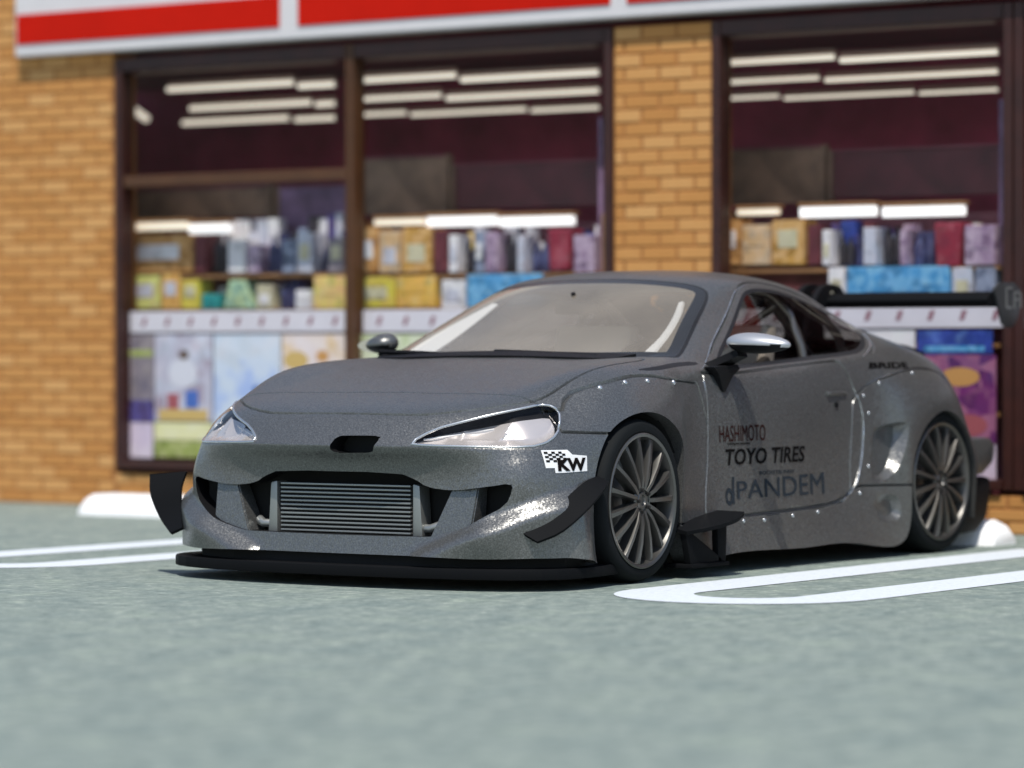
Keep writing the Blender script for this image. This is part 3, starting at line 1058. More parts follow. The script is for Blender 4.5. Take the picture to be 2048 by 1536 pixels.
# ---- door mirrors
for s_ in (1, -1):
    mr = empty('door_mirror')
    mr.parent = car
    bm = bmesh.new()
    bmesh.ops.create_uvsphere(bm, u_segments=32, v_segments=20, radius=1)
    for v in bm.verts:
        x, y, z = v.co
        t = (y+1)/2
        sx = .085*(1-.25*t)
        if x < 0:
            sx *= .45
        v.co = Vector((x*sx, y*(.155 if s_ > 0 else .085), z*(.052-.016*t)+.012*(1-t)))
    for v in bm.verts:
        v.co.y *= s_
        v.co += Vector((.46, (1.035 if s_ > 0 else .955)*s_, .968))
    if s_ < 0:
        bmesh.ops.reverse_faces(bm, faces=bm.faces[:])
    for f in bm.faces:
        if f.calc_center_median().z < .958+.01*(f.calc_center_median().x > .5):
            f.material_index = 1
    obj('shell', bm, [M['silver'] if s_ > 0 else M['paint'], M['black']], mr, 60)
    bm = bmesh.new()
    bmesh.ops.create_circle(bm, cap_ends=True, segments=24, radius=1, matrix=Matrix.Translation((.419, 1.015*s_, .968)) @ Matrix.Rotation(math.pi/2, 4, 'Y') @ Matrix.Diagonal((.034, .115, 1, 1)))
    obj('mirror_glass', bm, M['chrome'], mr)
    bm = bmesh.new()
    strip(bm, [(.55, .80*s_, .868), (.50, .86*s_, .90), (.50, .95*s_, .935)], [(.36, .80*s_, .868), (.40, .86*s_, .895), (.42, .95*s_, .93)], .03)
    obj('arm', bm, M['black'], mr, 40)
    bm = bmesh.new()
    add_prism(bm, [(.60, .875), (.56, .845), (.525, .775), (.505, .765), (.44, .835), (.38, .865), (.40, .885)], .84*s_, .897*s_, 'y', .008)
    obj('base', bm, M['black'], mr, 40)

# ---- rear wing
wing = empty('rear_wing', (0, 0, 0))
wing.parent = car
bm = bmesh.new()
pr = []
for k in range(24):
    a = 2*math.pi*k/24
    cx_ = -1.98+.15*math.cos(a)
    pr.append((cx_, 1.192+.036*math.sin(a)*(1-.35*math.cos(a+math.pi))+.12*(-1.98-cx_)*.4))
add_prism(bm, pr, -.945, .945, 'y')
obj('main_plane', bm, M['carbon'], wing, 40)
for s_ in (1, -1):
    bm = bmesh.new()
    add_prism(bm, [tuple(p) for p in smooth_poly([(-1.86, 1.27), (-2.16, 1.275), (-2.15, 1.14), (-2.10, 1.06), (-1.98, 1.05), (-1.93, 1.14)], 1)], .945*s_, .96*s_, 'y', .003)
    ep = obj('end_plate', bm, M['plate'], wing, 40)
    bm = bmesh.new()
    for (xa, za, xb, zb) in [(-2.0, 1.245, -2.0, 1.15), (-2.0, 1.245, -2.06, 1.245), (-2.0, 1.15, -2.05, 1.15), (-2.085, 1.225, -2.085, 1.145), (-2.085, 1.225, -2.14, 1.225), (-2.085, 1.19, -2.13, 1.19), (-2.15, 1.225, -2.15, 1.15)]:
        add_box(bm, ((xa+xb)/2, .962*s_, (za+zb)/2), (max(abs(xa-xb), .012), .003, max(abs(za-zb), .012)))
    obj('emblem', bm, M['alu'], wing)
    bm = bmesh.new()
    strip(bm, spl([(-1.62, .05*s_, .99), (-1.68, .05*s_, 1.14), (-1.80, .05*s_, 1.262), (-1.96, .05*s_, 1.262), (-2.02, .05*s_, 1.21)], 16),
          spl([(-1.82, .05*s_, .96), (-1.80, .05*s_, 1.10), (-1.86, .05*s_, 1.225), (-1.94, .05*s_, 1.235), (-1.96, .05*s_, 1.19)], 16), .03)
    obj('swan_neck', bm, M['black'], wing, 40)
# duck tail, rear bumper corner, diffuser, exhaust
bm = bmesh.new()
strip(bm, spl([(-1.86, -.52, .90), (-1.90, -.35, .935), (-1.915, 0, .945), (-1.90, .35, .935), (-1.86, .52, .90)], 20),
      spl([(-1.99, -.52, .918), (-2.03, -.35, .962), (-2.05, 0, .972), (-2.03, .35, .962), (-1.99, .52, .918)], 20), .03)
obj('tail_spoiler', bm, M['black'], car, 40)
for s_ in (1, -1):
    bm = bmesh.new()
    add_prism(bm, [(-1.62, .525), (-1.96, .525), (-2.02, .49), (-2.0, .40), (-1.88, .345), (-1.62, .33)], .70*s_, .90*s_, 'y', .03)
    obj('rear_bumper_corner', bm, M['paint'], car, 40)
    bm = bmesh.new()
    add_prism(bm, [(-1.58, .335), (-2.0, .335), (-2.01, .26), (-1.96, .13), (-1.86, .07), (-1.58, .06)], .60*s_, .88*s_, 'y', .03)
    obj('rear_diffuser', bm, M['black'], car, 40)
    bm = bmesh.new()
    add_lathe_y(bm, [(.04, 0), (.045, 0), (.045, -.2), (.04, -.2)], 24, True)
    bmesh.ops.rotate(bm, matrix=Matrix.Rotation(math.pi/2, 3, 'Z'), cent=(0, 0, 0), verts=bm.verts)
    bmesh.ops.translate(bm, vec=(-2.28, .45*s_, .22), verts=bm.verts)
    obj('exhaust_pipe', bm, M['alu'], car, 40)

# ---- small things on the doors
for s_ in (1, -1):
    p, nn = on_side(-.44, .745, s_)
    bm = bmesh.new()
    add_box(bm, (-.44, p.y, .752), (.17, .022, .02), .008, None)
    hd = obj('handle', bm, M['paint'], door_left if s_ > 0 else car, 40)
    p, nn = on_side(-.435, .70, s_)
    bm = bmesh.new()
    bmesh.ops.create_cone(bm, cap_ends=True, segments=14, radius1=.013, radius2=.011, depth=.012, matrix=Matrix.Translation((-.435, p.y, .70)) @ Matrix.Rotation(math.pi/2, 4, 'X'))
    obj('lock', bm, M['black'], door_left if s_ > 0 else car)
bm = bmesh.new()
for k in range(2):
    add_tube(bm, spl([(.90, .50-.62*k, .918), (.88, .22-.62*k, .932), (.875, -.04-.62*k, .940)], 10), .012, 6)
obj('wiper', bm, M['black'], car, 40)
bm = bmesh.new()
strip(bm, spl([(.965, -.62, .905), (.985, -.3, .914), (.99, 0, .918), (.985, .3, .914), (.965, .62, .905)], 16), spl([(.84, -.66, .925), (.88, -.3, .934), (.885, 0, .938), (.88, .3, .934), (.84, .66, .925)], 16), .012)
obj('cowl_panel', bm, M['black'], car, 40)

# ---- decals
def text_mesh(body, font_scale=1., bold=.0, shear=0.):
    cu = bpy.data.curves.new('lettering', 'FONT')
    cu.body = body
    cu.size = 1
    cu.shear = shear
    cu.offset = bold
    cu.resolution_u = 3
    o = bpy.data.objects.new('lettering', cu)
    col.objects.link(o)
    dg = bpy.context.evaluated_depsgraph_get()
    me = bpy.data.meshes.new_from_object(o.evaluated_get(dg))
    bpy.data.objects.remove(o)
    v = np.array([q.co[:2] for q in me.vertices])
    fs = [list(p.vertices) for p in me.polygons]
    bpy.data.meshes.remove(me)
    v -= v.min(0)
    v /= v.max(0)
    return v, fs

def side_decal(name, body, x0, x1, z0, z1, m, parent, slope=0., bold=0., shear=0., off=.0025, squash=None, geo=None):
    """lettering laid on the left side of the car between two x and two z values"""
    v, fs = geo if geo else text_mesh(body, 1, bold, shear)
    X = x0+(x1-x0)*v[:, 0]
    Z = z0+(z1-z0)*v[:, 1]
    if slope:
        Z = z0+(z1-z0)*(v[:, 1]*(1+slope*v[:, 0])-(slope*.0)*v[:, 0])
    # cut the flat shapes fine enough to follow the panel
    b2 = bmesh.new()
    vv = [b2.verts.new((x, 0, z)) for x, z in zip(X, Z)]
    for f in fs:
        try:
            b2.faces.new([vv[i] for i in f])
        except ValueError:
            pass
    bmesh.ops.triangulate(b2, faces=b2.faces[:])
    for _ in range(5):
        le = [e for e in b2.edges if e.calc_length() > .016]
        if not le:
            break
        bmesh.ops.subdivide_edges(b2, edges=le, cuts=1, use_grid_fill=False)
        bmesh.ops.triangulate(b2, faces=[f for f in b2.faces if len(f.verts) > 3])
    b2.verts.index_update()
    X = [v.co.x for v in b2.verts]
    Z = [v.co.z for v in b2.verts]
    fs = [[v.index for v in f.verts] for f in b2.faces]
    b2.free()
    pts = []
    for x, z in zip(X, Z):
        h, nn = on_side(x, z, 1)
        if h is None:
            h, nn = Vector((x, .9, z)), Vector((0, 1, 0))
        pts.append((h.x, h.y+off, h.z))
    o = obj(name, (pts, [], fs), m, parent)
    # the front of the plate looks outwards
    return o
side_decal('lettering', 'TOYO TIRES', .515, -.145, .455, .525, M['decal'], door_left, 0, .02, .15)
side_decal('lettering', 'HASHIMOTO', .56, .19, .555, .625, M['red_decal'], door_left, 0, .0)
side_decal('lettering', 'corporation', .50, .32, .538, .553, M['decal'], door_left, 0, .02)
side_decal('lettering', 'PANDEM', .43, -.31, .31, .385, M['grey_decal'], door_left, .25, .0)
side_decal('lettering', 'ROCKETBUNNY', .245, -.05, .408, .424, M['grey_decal'], door_left, .0, .015)
# the upright mark before the name: a ring with a tall stem
ringv, ringf = [], []
for k in range(20):
    a = 2*math.pi*k/20
    for r_ in (1, .55):
        ringv.append((.36+.36*r_*math.cos(a), .31+.31*r_*math.sin(a)))
for k in range(20):
    ringf.append([2*k, 2*((k+1) % 20), 2*((k+1) % 20)+1, 2*k+1])
n0 = len(ringv)
ringv += [(.66, .05), (.86, .05), (.92, 1.0), (.72, 1.0)]
ringf.append([n0, n0+1, n0+2, n0+3])
side_decal('emblem', '', .525, .445, .285, .405, M['grey_decal'], door_left, geo=(np.array(ringv), ringf))
# suspension maker's mark on the bumper side: white plate, black letters and a chequered corner
sq = lambda a, b, c, d: [(a, b), (c, b), (c, d), (a, d)]
pv = [(0, 1), (0, .22), (.18, .22), (.18, 0), (.36, 0), (.95, .05), (1, .72), (.58, .80), (.56, 1)]
grid_v, grid_f = [], []
side_decal('sticker', '', 1.858, 1.662, .462, .552, M['white'], bumper, geo=(np.array(pv), [list(range(len(pv)))]), off=.003)
side_decal('lettering', 'KW', 1.812, 1.672, .469, .520, M['decal'], bumper, 0, .05, .1, off=.0055)
cv, cf = [], []
for i in range(6):
    for k in range(5):
        if (i+k) % 2 == 0:
            q = len(cv)
            a0, b0 = i/6, k/5
            cv += sq(a0, b0, a0+1/6, b0+1/5)
            cf.append([q, q+1, q+2, q+3])
side_decal('checker', '', 1.852, 1.765, .505, .546, M['decal'], bumper, geo=(np.array(cv), cf), off=.005)
side_decal('lettering', 'BRIDE', -.74, -1.10, .862, .890, M['decal'], car, .0, .04, .2)

# ------------------------------------------------------------------ the place: ground and parking marks
def ground_mat():
    m = mat('printed_asphalt', (.3, .32, .315), .85)
    t = NT(m)
    tc = t.n('ShaderNodeTexCoord')
    n1 = t.n('ShaderNodeTexNoise', i_Scale=13., i_Detail=8., i_Roughness=.80)
    n2 = t.n('ShaderNodeTexNoise', i_Scale=3.4, i_Detail=5., i_Roughness=.65)
    v = t.n('ShaderNodeTexVoronoi', i_Scale=34.)
    for q in (n1, n2, v):
        t.l(tc.outputs['Object'], q.inputs['Vector'])
    c1 = t.ramp(n1.outputs['Fac'], [(.30, (.075, .10, .096)), (.46, (.195, .232, .215)), (.56, (.25, .287, .262)), (.70, (.48, .50, .44))])
    c2 = t.ramp(n2.outputs['Fac'], [(.32, (.74, .80, .81)), (.52, (.98, .99, .97)), (.70, (1.10, 1.12, 1.04))])
    mx = t.n('ShaderNodeMix', data_type='RGBA', blend_type='MULTIPLY')
    mx.inputs[0].default_value = 1
    t.l(c1, mx.inputs[6])
    t.l(c2, mx.inputs[7])
    sp = t.ramp(v.outputs['Distance'], [(0., (.80, .80, .72)), (.14, (.56, .56, .54)), (.30, (.47, .48, .48)), (.6, (.40, .42, .42))])
    m2 = t.n('ShaderNodeMix', data_type='RGBA', blend_type='OVERLAY')
    m2.inputs[0].default_value = .7
    t.l(mx.outputs[2], m2.inputs[6])
    t.l(sp, m2.inputs[7])
    t.l(m2.outputs[2], t.b.inputs['Base Color'])
    bp = t.n('ShaderNodeBump')
    bp.inputs['Strength'].default_value = .25
    bp.inputs['Distance'].default_value = .01
    t.l(n1.outputs['Fac'], bp.inputs['Height'])
    t.l(bp.outputs[0], t.b.inputs['Normal'])
    return m

def noisy(name, base, var=.12, scale=14., rough=.8, spec=None):
    m = mat(name, base, rough, spec=spec)
    t = NT(m)
    tc = t.n('ShaderNodeTexCoord')
    n1 = t.n('ShaderNodeTexNoise', i_Scale=scale, i_Detail=5., i_Roughness=.65)
    t.l(tc.outputs['Object'], n1.inputs['Vector'])
    c = t.ramp(n1.outputs['Fac'], [(.3, tuple(k*(1-var) for k in base)), (.7, tuple(min(k*(1+var), 1) for k in base))])
    t.l(c, t.b.inputs['Base Color'])
    return m

bm = bmesh.new()
bmesh.ops.create_grid(bm, x_segments=2, y_segments=2, size=150)
tag(obj('ground', bm, ground_mat()), kind='structure')
paint_w = noisy('road_paint', (.60, .65, .69), .10, 30., .7)
t_ = NT(paint_w)
pn = t_.n('ShaderNodeTexNoise', i_Scale=38., i_Detail=6., i_Roughness=.75)
pc = t_.n('ShaderNodeTexCoord')
t_.l(pc.outputs['Object'], pn.inputs['Vector'])
t_.l(t_.ramp(pn.outputs['Fac'], [(.30, (.30, .33, .33)), (.40, (.56, .61, .65)), (.55, (.61, .66, .70)), (.72, (.68, .72, .75))]), t_.b.inputs['Base Color'])
def hairpin(cy, x_end, x_start, ro, ri):
    bm = bmesh.new()
    pts_o, pts_i = [(x_start, cy-ro)], [(x_start, cy-ri)]
    for k in range(33):
        a = -math.pi/2+math.pi*k/32
        pts_o.append((x_end+ro*math.cos(a), cy+ro*math.sin(a)))
        pts_i.append((x_end+ri*math.cos(a), cy+ri*math.sin(a)))
    pts_o.append((x_start, cy+ro))
    pts_i.append((x_start, cy+ri))
    A = [bm.verts.new((x, y, .0025)) for x, y in pts_o]
    B = [bm.verts.new((x, y, .0025)) for x, y in pts_i]
    for k in range(len(A)-1):
        bm.faces.new((A[k], A[k+1], B[k+1], B[k]))
    return bm
tag(obj('road_marking', hairpin(1.68, 1.61, -1.75, .53, .22), paint_w), kind='structure')
tag(obj('road_marking', hairpin(-2.19, 1.61, -1.75, .53, .22), paint_w), kind='structure')

M['stop'] = noisy('white_stop_paint', (.86, .86, .86), .03, 12., .55)
def wheel_stop(y0, y1, label):
    bm = bmesh.new()
    pr = [(-2.20, 0), (-1.90, 0), (-1.915, .07), (-1.96, .118), (-2.14, .118), (-2.185, .07)]
    rows = []
    for y, s_ in ((y0, .45), (y0+.03, .75), (y0+.10, 1.), (y1-.10, 1.), (y1-.03, .75), (y1, .45)):
        rows.append([bm.verts.new((-2.05+(x+2.05)*(.6+.4*s_), y, z*s_)) for x, z in pr])
    for i in range(len(rows)-1):
        for k in range(len(pr)):
            bm.faces.new((rows[i][k], rows[i][(k+1) % len(pr)], rows[i+1][(k+1) % len(pr)], rows[i+1][k]))
    bm.faces.new(rows[0][::-1])
    bm.faces.new(rows[-1])
    bmesh.ops.recalc_face_normals(bm, faces=bm.faces[:])
    o = obj('wheel_stop', bm, M['stop'], None, 50)
    tag(o, label, 'wheel stop', 'white wheel stops of the parking bays')
wheel_stop(-4.95, -3.1, 'low white wheel stop on the asphalt beside the front canard, before the left brick wall')
wheel_stop(-.95, .93, 'low white wheel stop mostly hidden by the car, its end showing behind the rear wheel')

# ------------------------------------------------------------------ the shop front
def brick_mat(name, stops):
    m = mat(name, stops[1][1], .85)
    t = NT(m)
    oi = t.n('ShaderNodeObjectInfo')
    tc = t.n('ShaderNodeTexCoord')
    ge = t.n('ShaderNodeNewGeometry')
    n1 = t.n('ShaderNodeTexNoise', i_Scale=22., i_Detail=5., i_Roughness=.7)
    t.l(ge.outputs['Position'], n1.inputs['Vector'])
    n2 = t.n('ShaderNodeTexNoise', i_Scale=1.6, i_Detail=3.)
    t.l(ge.outputs['Position'], n2.inputs['Vector'])
    a1 = t.n('ShaderNodeMath', operation='MULTIPLY_ADD')
    a1.inputs[1].default_value = .55
    t.l(n1.outputs['Fac'], a1.inputs[0])
    t.l(oi.outputs['Random'], a1.inputs[2])
    a2 = t.n('ShaderNodeMath', operation='MULTIPLY_ADD')
    a2.inputs[1].default_value = .5
    t.l(n2.outputs['Fac'], a2.inputs[0])
    t.l(a1.outputs[0], a2.inputs[2])
    mr = t.n('ShaderNodeMapRange')
    mr.inputs['From Min'].default_value = .35
    mr.inputs['From Max'].default_value = 1.7
    t.l(a2.outputs[0], mr.inputs[0])
    c = t.ramp(mr.outputs[0], stops)
    t.l(c, t.b.inputs['Base Color'])
    return m
M['brick'] = brick_mat('tan_brick', [(0., (.43, .185, .045)), (.3, (.48, .220, .058)), (.6, (.53, .262, .080)), (1., (.59, .325, .12))])
M['mortar'] = noisy('sandy_mortar', (.34, .145, .042), .2, 25., .95)

brick_mesh_cache = {}
def lay_bricks(parent, xf, y0, y1, z0, z1, off=0., face=.004, bl=.214, bh=.0635, gap=.0125):
    """a running bond between two y and two z values; every brick is an object"""
    dz = bh+gap
    rows = int(round((z1-z0)/dz))
    dz = (z1-z0)/rows
    for r in range(rows):
        y = y0-((r % 2)*.5+off)*(bl+gap)
        while y < y1-.01:
            a, b = max(y, y0)+gap/2, min(y+bl, y1)-gap/2*(y+bl > y1)
            y += bl+gap
            if b-a < .02:
                continue
            k = (round(b-a, 2), round(dz, 4))
            if k not in brick_mesh_cache:
                o = obj('brick', box((0, 0, 0), (.03, b-a, dz-gap), .004), M['brick'], parent)
                brick_mesh_cache[k] = o.data
            else:
                o = bpy.data.objects.new('brick', brick_mesh_cache[k])
                col.objects.link(o)
                o.parent = parent
            o.location = (xf-.015+random.uniform(-.0015, .0015), (a+b)/2, z0+dz*(r+.5))
XF = -2.90
def wall(name, y0, y1, z0, z1, label, cat, off=0., zb=None):
    w = empty(name, (0, 0, 0))
    tag(w, label, cat)
    obj('mortar', box((XF-.0055-.10, (y0+y1)/2, (z0+z1)/2), (.20, y1-y0, z1-z0)), M['mortar'], w)
    lay_bricks(w, XF, y0+.004, y1-.004, z0 if zb is None else zb, z1, off)
    return w
wall('brick_wall', -6.9, -5.515, 0, 3.30, 'tan brick wall left of the shop windows, reaching from the ground past the red sign', 'brick wall')
wall('brick_pillar', -1.885, -1.255, .226, 2.72, 'narrow tan brick pillar standing between the two wide shop windows', 'brick pillar', .2)
wall('brick_plinth', -5.513, 3.2, 0, .2, 'low brick plinth running along the ground under the shop windows', 'plinth', .4)

# fascia sign
M['sign_white'] = noisy('white_sign_panel', (.62, .60, .61), .03, 5., .5)
M['sign_red'] = noisy('red_sign_panel', (.50, .010, .003), .06, 3., .55, .08)
fs_ = empty('fascia_sign')
tag(fs_, 'white fascia sign with a row of glossy red panels running above the shop windows', 'shop sign')
obj('sign_box', box((-2.93, -1.315, 3.104), (.20, 9.89, .68), .012), M['sign_white'], fs_)
for a, b in ((-6.24, -4.17), (-4.03, -1.86), (-1.75, .44), (.57, 2.8)):
    obj('red_panel', box((-2.827, (a+b)/2, 2.930), (.012, b-a, .185), .003), M['sign_red'], fs_)

# window frames
M['frame'] = noisy('dark_brown_frame', (.035, .008, .005), .3, 8., .5)
M['frame2'] = noisy('brown_mullion', (.075, .028, .008), .2, 8., .5)
def window(y0, y1, label, transom=False, thin=0):
    w = empty('shop_window')
    tag(w, label, 'shop window', 'shop windows in dark brown frames')
    for q, yy in ((-1, y0), (1, y1)):
        jw = .018 if thin == q else .052
        obj('jamb', box((-2.945, yy+q*(jw/2+.002), 1.475), (.11, jw, 2.49), .004), M['frame2'] if thin == q else M['frame'], w)
    obj('head', box((-2.945, (y0+y1)/2, 2.68), (.108, y1-y0-.006, .08), .004), M['frame'], w)
    obj('sill', box((-2.935, (y0+y1)/2, .255), (.128, y1-y0-.006, .05), .004), M['frame'], w)
    if transom:
        obj('transom', box((-2.945, (y0+y1)/2, 1.972), (.09, y1-y0-.01, .068), .006), M['frame2'], w)
        obj('pane', box((-2.952, (y0+y1)/2, 2.323), (.006, y1-y0-.012, .63)), M['shop_glass'], w)
        obj('pane', box((-2.952, (y0+y1)/2, 1.108), (.006, y1-y0-.012, 1.65)), M['shop_glass'], w)
    else:
        obj('pane', box((-2.952, (y0+y1)/2, 1.458), (.006, y1-y0-.012, 2.36)), M['shop_glass'], w)
    return w
window(-5.445, -3.738, 'left shop window with a brown transom bar, next to the brick wall', True, 1)
window(-3.674, -1.945, 'middle shop window directly left of the brick pillar, partly behind the car roof', False, -1)
window(-1.195, .492, 'right shop window between the brick pillar and the last dark post')
window(.61, 2.3, 'shop window cut off by the right edge, beyond the rear wing')
obj_m = obj('mullion', box((-2.94, -3.706, 1.475), (.09, .020, 2.49), .004), M['frame2'])
tag(obj_m, 'slim brown mullion post between the left and middle shop windows', 'window post')

# the room behind
M['room'] = noisy('maroon_room', (.34, .03, .085), .4, 2.5, .7)
M['ceil'] = noisy('dark_ceiling', (.16, .025, .035), .3, 3., .8)
def st(name, c, s, m):
    tag(obj(name, box(c, s), m), kind='structure')
st('shop_back_wall', (-4.95, -1.6, 1.5), (.1, 11, 3.0), M['room'])
st('shop_floor', (-3.95, -1.6, .10), (1.9, 11, .2), M['ceil'])
st('shop_ceiling', (-4.05, -1.6, 2.76), (1.7, 11, .08), M['ceil'])
st('shop_side_wall', (-4.0, -7.15, 1.45), (1.8, .1, 2.4), M['room'])
st('shop_side_wall', (-4.0, 3.95, 1.45), (1.8, .1, 2.4), M['room'])
st('shop_roof', (-4.0, -1.6, 3.1), (1.8, 11, .58), M['ceil'])

T1 = [  # y0, y1, z0, z1, ...
   (-5.468, -4.466, 2.530, 2.591),
   (-4.439, -4.155, 2.507, 2.567),
   (-4.031, -3.262, 2.521, 2.579),
   (-3.237, -2.270, 2.493, 2.550),
   (-1.488, -0.741, 2.507, 2.562),
   (-0.716, 0.239, 2.487, 2.541),
   (0.320, 0.705, 2.514, 2.561),
]
T2 = [  # y0, y1, z0, z1, ...
   (-5.623, -4.645, 2.443, 2.499),
   (-4.618, -4.463, 2.429, 2.484),
   (-4.336, -3.659, 2.449, 2.498),
   (-3.630, -2.532, 2.426, 2.479),
   (-1.732, -1.068, 2.441, 2.483),
   (-1.036, 0.037, 2.423, 2.469),
   (0.121, 0.514, 2.435, 2.477),
]
T3 = [  # y0, y1, z0, z1, ...
   (-6.021, -5.137, 2.387, 2.445),
   (-5.097, -4.771, 2.376, 2.429),
   (-4.641, -4.215, 2.391, 2.434),
   (-4.188, -3.317, 2.377, 2.420),
   (-3.291, -2.794, 2.368, 2.409),
   (-1.975, -1.559, 2.387, 2.421),
   (-1.533, -0.686, 2.371, 2.407),
   (-0.661, -0.165, 2.364, 2.397),
   (-0.079, 0.323, 2.382, 2.421),
]
LIGHT = [  # y0, y1, z0, z1, ...
   (-5.570, -5.122, 1.678, 1.736, 'cream' ),
   (-5.122, -4.801, 1.646, 1.722, 'white' ),
   (-3.714, -3.352, 1.671, 1.717, 'cream' ),
   (-3.334, -2.839, 1.653, 1.725, 'white' ),
   (-2.822, -2.307, 1.642, 1.713, 'white' ),
   (-1.242, -0.974, 1.674, 1.718, 'cream' ),
   (-0.850, -0.376, 1.650, 1.722, 'white' ),
   (-0.346, 0.149, 1.641, 1.712, 'white' ),
]
GOODS = [  # y0, y1, z0, z1, ...
   (-5.625, -5.078, 1.423, 1.653, 'tan' ),
   (-5.066, -4.971, 1.419, 1.646, 'maroon' ),
   (-4.960, -4.823, 1.417, 1.659, 'black' ),
   (-4.804, -4.668, 1.415, 1.611, 'white' ),
   (-4.649, -4.553, 1.413, 1.578, 'lilac' ),
   (-4.537, -4.400, 1.412, 1.636, 'navy' ),
   (-4.389, -4.287, 1.410, 1.603, 'steel' ),
   (-4.275, -4.155, 1.408, 1.645, 'pale' ),
   (-4.136, -4.054, 1.407, 1.569, 'navy' ),
   (-4.043, -3.920, 1.405, 1.611, 'grey' ),
   (-5.618, -5.336, 1.201, 1.404, 'lime' ),
   (-5.328, -5.177, 1.199, 1.413, 'orange' ),
   (-5.169, -5.027, 1.198, 1.374, 'yellow' ),
   (-5.011, -4.863, 1.197, 1.288, 'teal' ),
   (-4.843, -4.611, 1.196, 1.370, 'mint' ),
   (-4.584, -4.458, 1.194, 1.338, 'cream' ),
   (-4.446, -4.306, 1.193, 1.366, 'navy' ),
   (-4.287, -4.167, 1.192, 1.305, 'white' ),
   (-4.151, -3.913, 1.190, 1.385, 'yellow2' ),
   (-3.839, -3.674, 1.402, 1.666, 'tan' ),
   (-3.666, -3.510, 1.400, 1.642, 'cream2' ),
   (-3.499, -3.287, 1.397, 1.658, 'tan2' ),
   (-3.273, -3.170, 1.395, 1.640, 'maroon' ),
   (-3.163, -3.099, 1.394, 1.610, 'white' ),
   (-3.088, -2.993, 1.393, 1.579, 'black' ),
   (-2.983, -2.913, 1.391, 1.629, 'steel' ),
   (-2.906, -2.818, 1.390, 1.619, 'lilac' ),
   (-2.808, -2.697, 1.389, 1.631, 'black' ),
   (-2.687, -2.635, 1.388, 1.600, 'pale' ),
   (-2.628, -2.491, 1.386, 1.570, 'navy' ),
   (-2.481, -2.311, 1.483, 1.629, 'crimson' ),
   (-2.301, -2.153, 1.382, 1.592, 'lilac' ),
   (-3.832, -3.547, 1.197, 1.372, 'yellow' ),
   (-3.536, -3.252, 1.194, 1.377, 'orange2' ),
   (-3.216, -3.046, 1.178, 1.351, 'white' ),
   (-3.039, -2.508, 1.329, 1.380, 'blue' ),
   (-1.335, -1.208, 1.410, 1.655, 'tan' ),
   (-1.199, -1.019, 1.408, 1.625, 'cream2' ),
   (-1.010, -0.808, 1.405, 1.647, 'tan2' ),
   (-0.789, -0.709, 1.402, 1.617, 'maroon' ),
   (-0.700, -0.642, 1.401, 1.589, 'white' ),
   (-0.632, -0.532, 1.400, 1.560, 'black' ),
   (-0.523, -0.459, 1.399, 1.612, 'navy' ),
   (-0.450, -0.368, 1.397, 1.597, 'pale' ),
   (-0.359, -0.240, 1.396, 1.608, 'black' ),
   (-0.231, -0.189, 1.394, 1.579, 'lilac' ),
   (-0.180, -0.041, 1.393, 1.551, 'navy' ),
   (-0.032, 0.144, 1.469, 1.613, 'crimson' ),
   (0.153, 0.333, 1.388, 1.596, 'lilac' ),
   (-0.663, -0.556, 1.280, 1.387, 'white' ),
   (-0.550, 0.071, 1.310, 1.387, 'blue' ),
   (0.080, 0.202, 1.272, 1.376, 'pale' ),
   (0.217, 0.338, 1.270, 1.374, 'steel' ),
]
POSTERS = [  # y0, y1, z0, z1, ...
   (-5.502, -5.259, 0.645, 1.047, 'grey' ),
   (-5.251, -4.800, 0.521, 1.046, 'figure' ),
   (-4.788, -4.276, 0.354, 1.044, 'blueposter' ),
   (-4.265, -3.801, 0.361, 1.042, 'creamposter' ),
   (-5.504, -5.268, 0.295, 0.508, 'lavender' ),
   (-5.503, -5.259, 0.514, 0.645, 'purple' ),
   (-5.255, -4.800, 0.406, 0.512, 'paleyellow' ),
   (-5.256, -4.801, 0.301, 0.400, 'green' ),
   (-3.742, -3.188, 0.775, 1.040, 'greenwhite' ),
   (-3.180, -2.039, 0.778, 1.038, 'white' ),
   (-1.258, -0.056, 0.786, 1.052, 'white' ),
   (-0.041, 0.394, 0.925, 1.049, 'bluebanner' ),
   (-0.041, 0.414, 0.466, 0.920, 'purpleposter' ),
   (-0.041, 0.414, 0.272, 0.458, 'lavender' ),
]
M['tube'] = mat('lit_tube', (.9, .9, .85), .4, emit=(1, .90, .74), estr=.80)
M['tube2'] = mat('lit_shelf_tube', (.9, .9, .9), .4, emit=(1, .98, .95), estr=.85)
M['tube3'] = mat('warm_shelf_tube', (.9, .85, .75), .4, emit=(1, .86, .62), estr=.60)
M['dimrail'] = mat('ceiling_rail', (.35, .22, .18), .5)
def tube(a, b, zc, x, m, label, rad, group):
    t_ = empty('light_tube', (x, (a+b)/2, zc))
    tag(t_, label, 'light tube', group)
    bm = bmesh.new()
    add_tube(bm, [(0, (a-b)/2+.004, 0), (0, (b-a)/2-.004, 0)], rad, 10)
    obj('glass_tube', bm, m, t_, 50)
    for q in (-1, 1):
        bm = bmesh.new()
        add_box(bm, (0, q*((b-a)/2), 0), (rad*1.5, .010, rad*1.5), .002)
        obj('end_cap', bm, M['dimrail'], t_)
    bm = bmesh.new()
    add_box(bm, (0, 0, rad+.018), (rad*1.6, (b-a)-.01, .022), .003)
    obj('batten', bm, M['dimrail'], t_)
def bay(y):
    return 'left' if y < -3.9 else 'middle' if y < -1.9 else 'right' if y < .45 else 'last'
ORD = ['first', 'second', 'third', 'fourth']
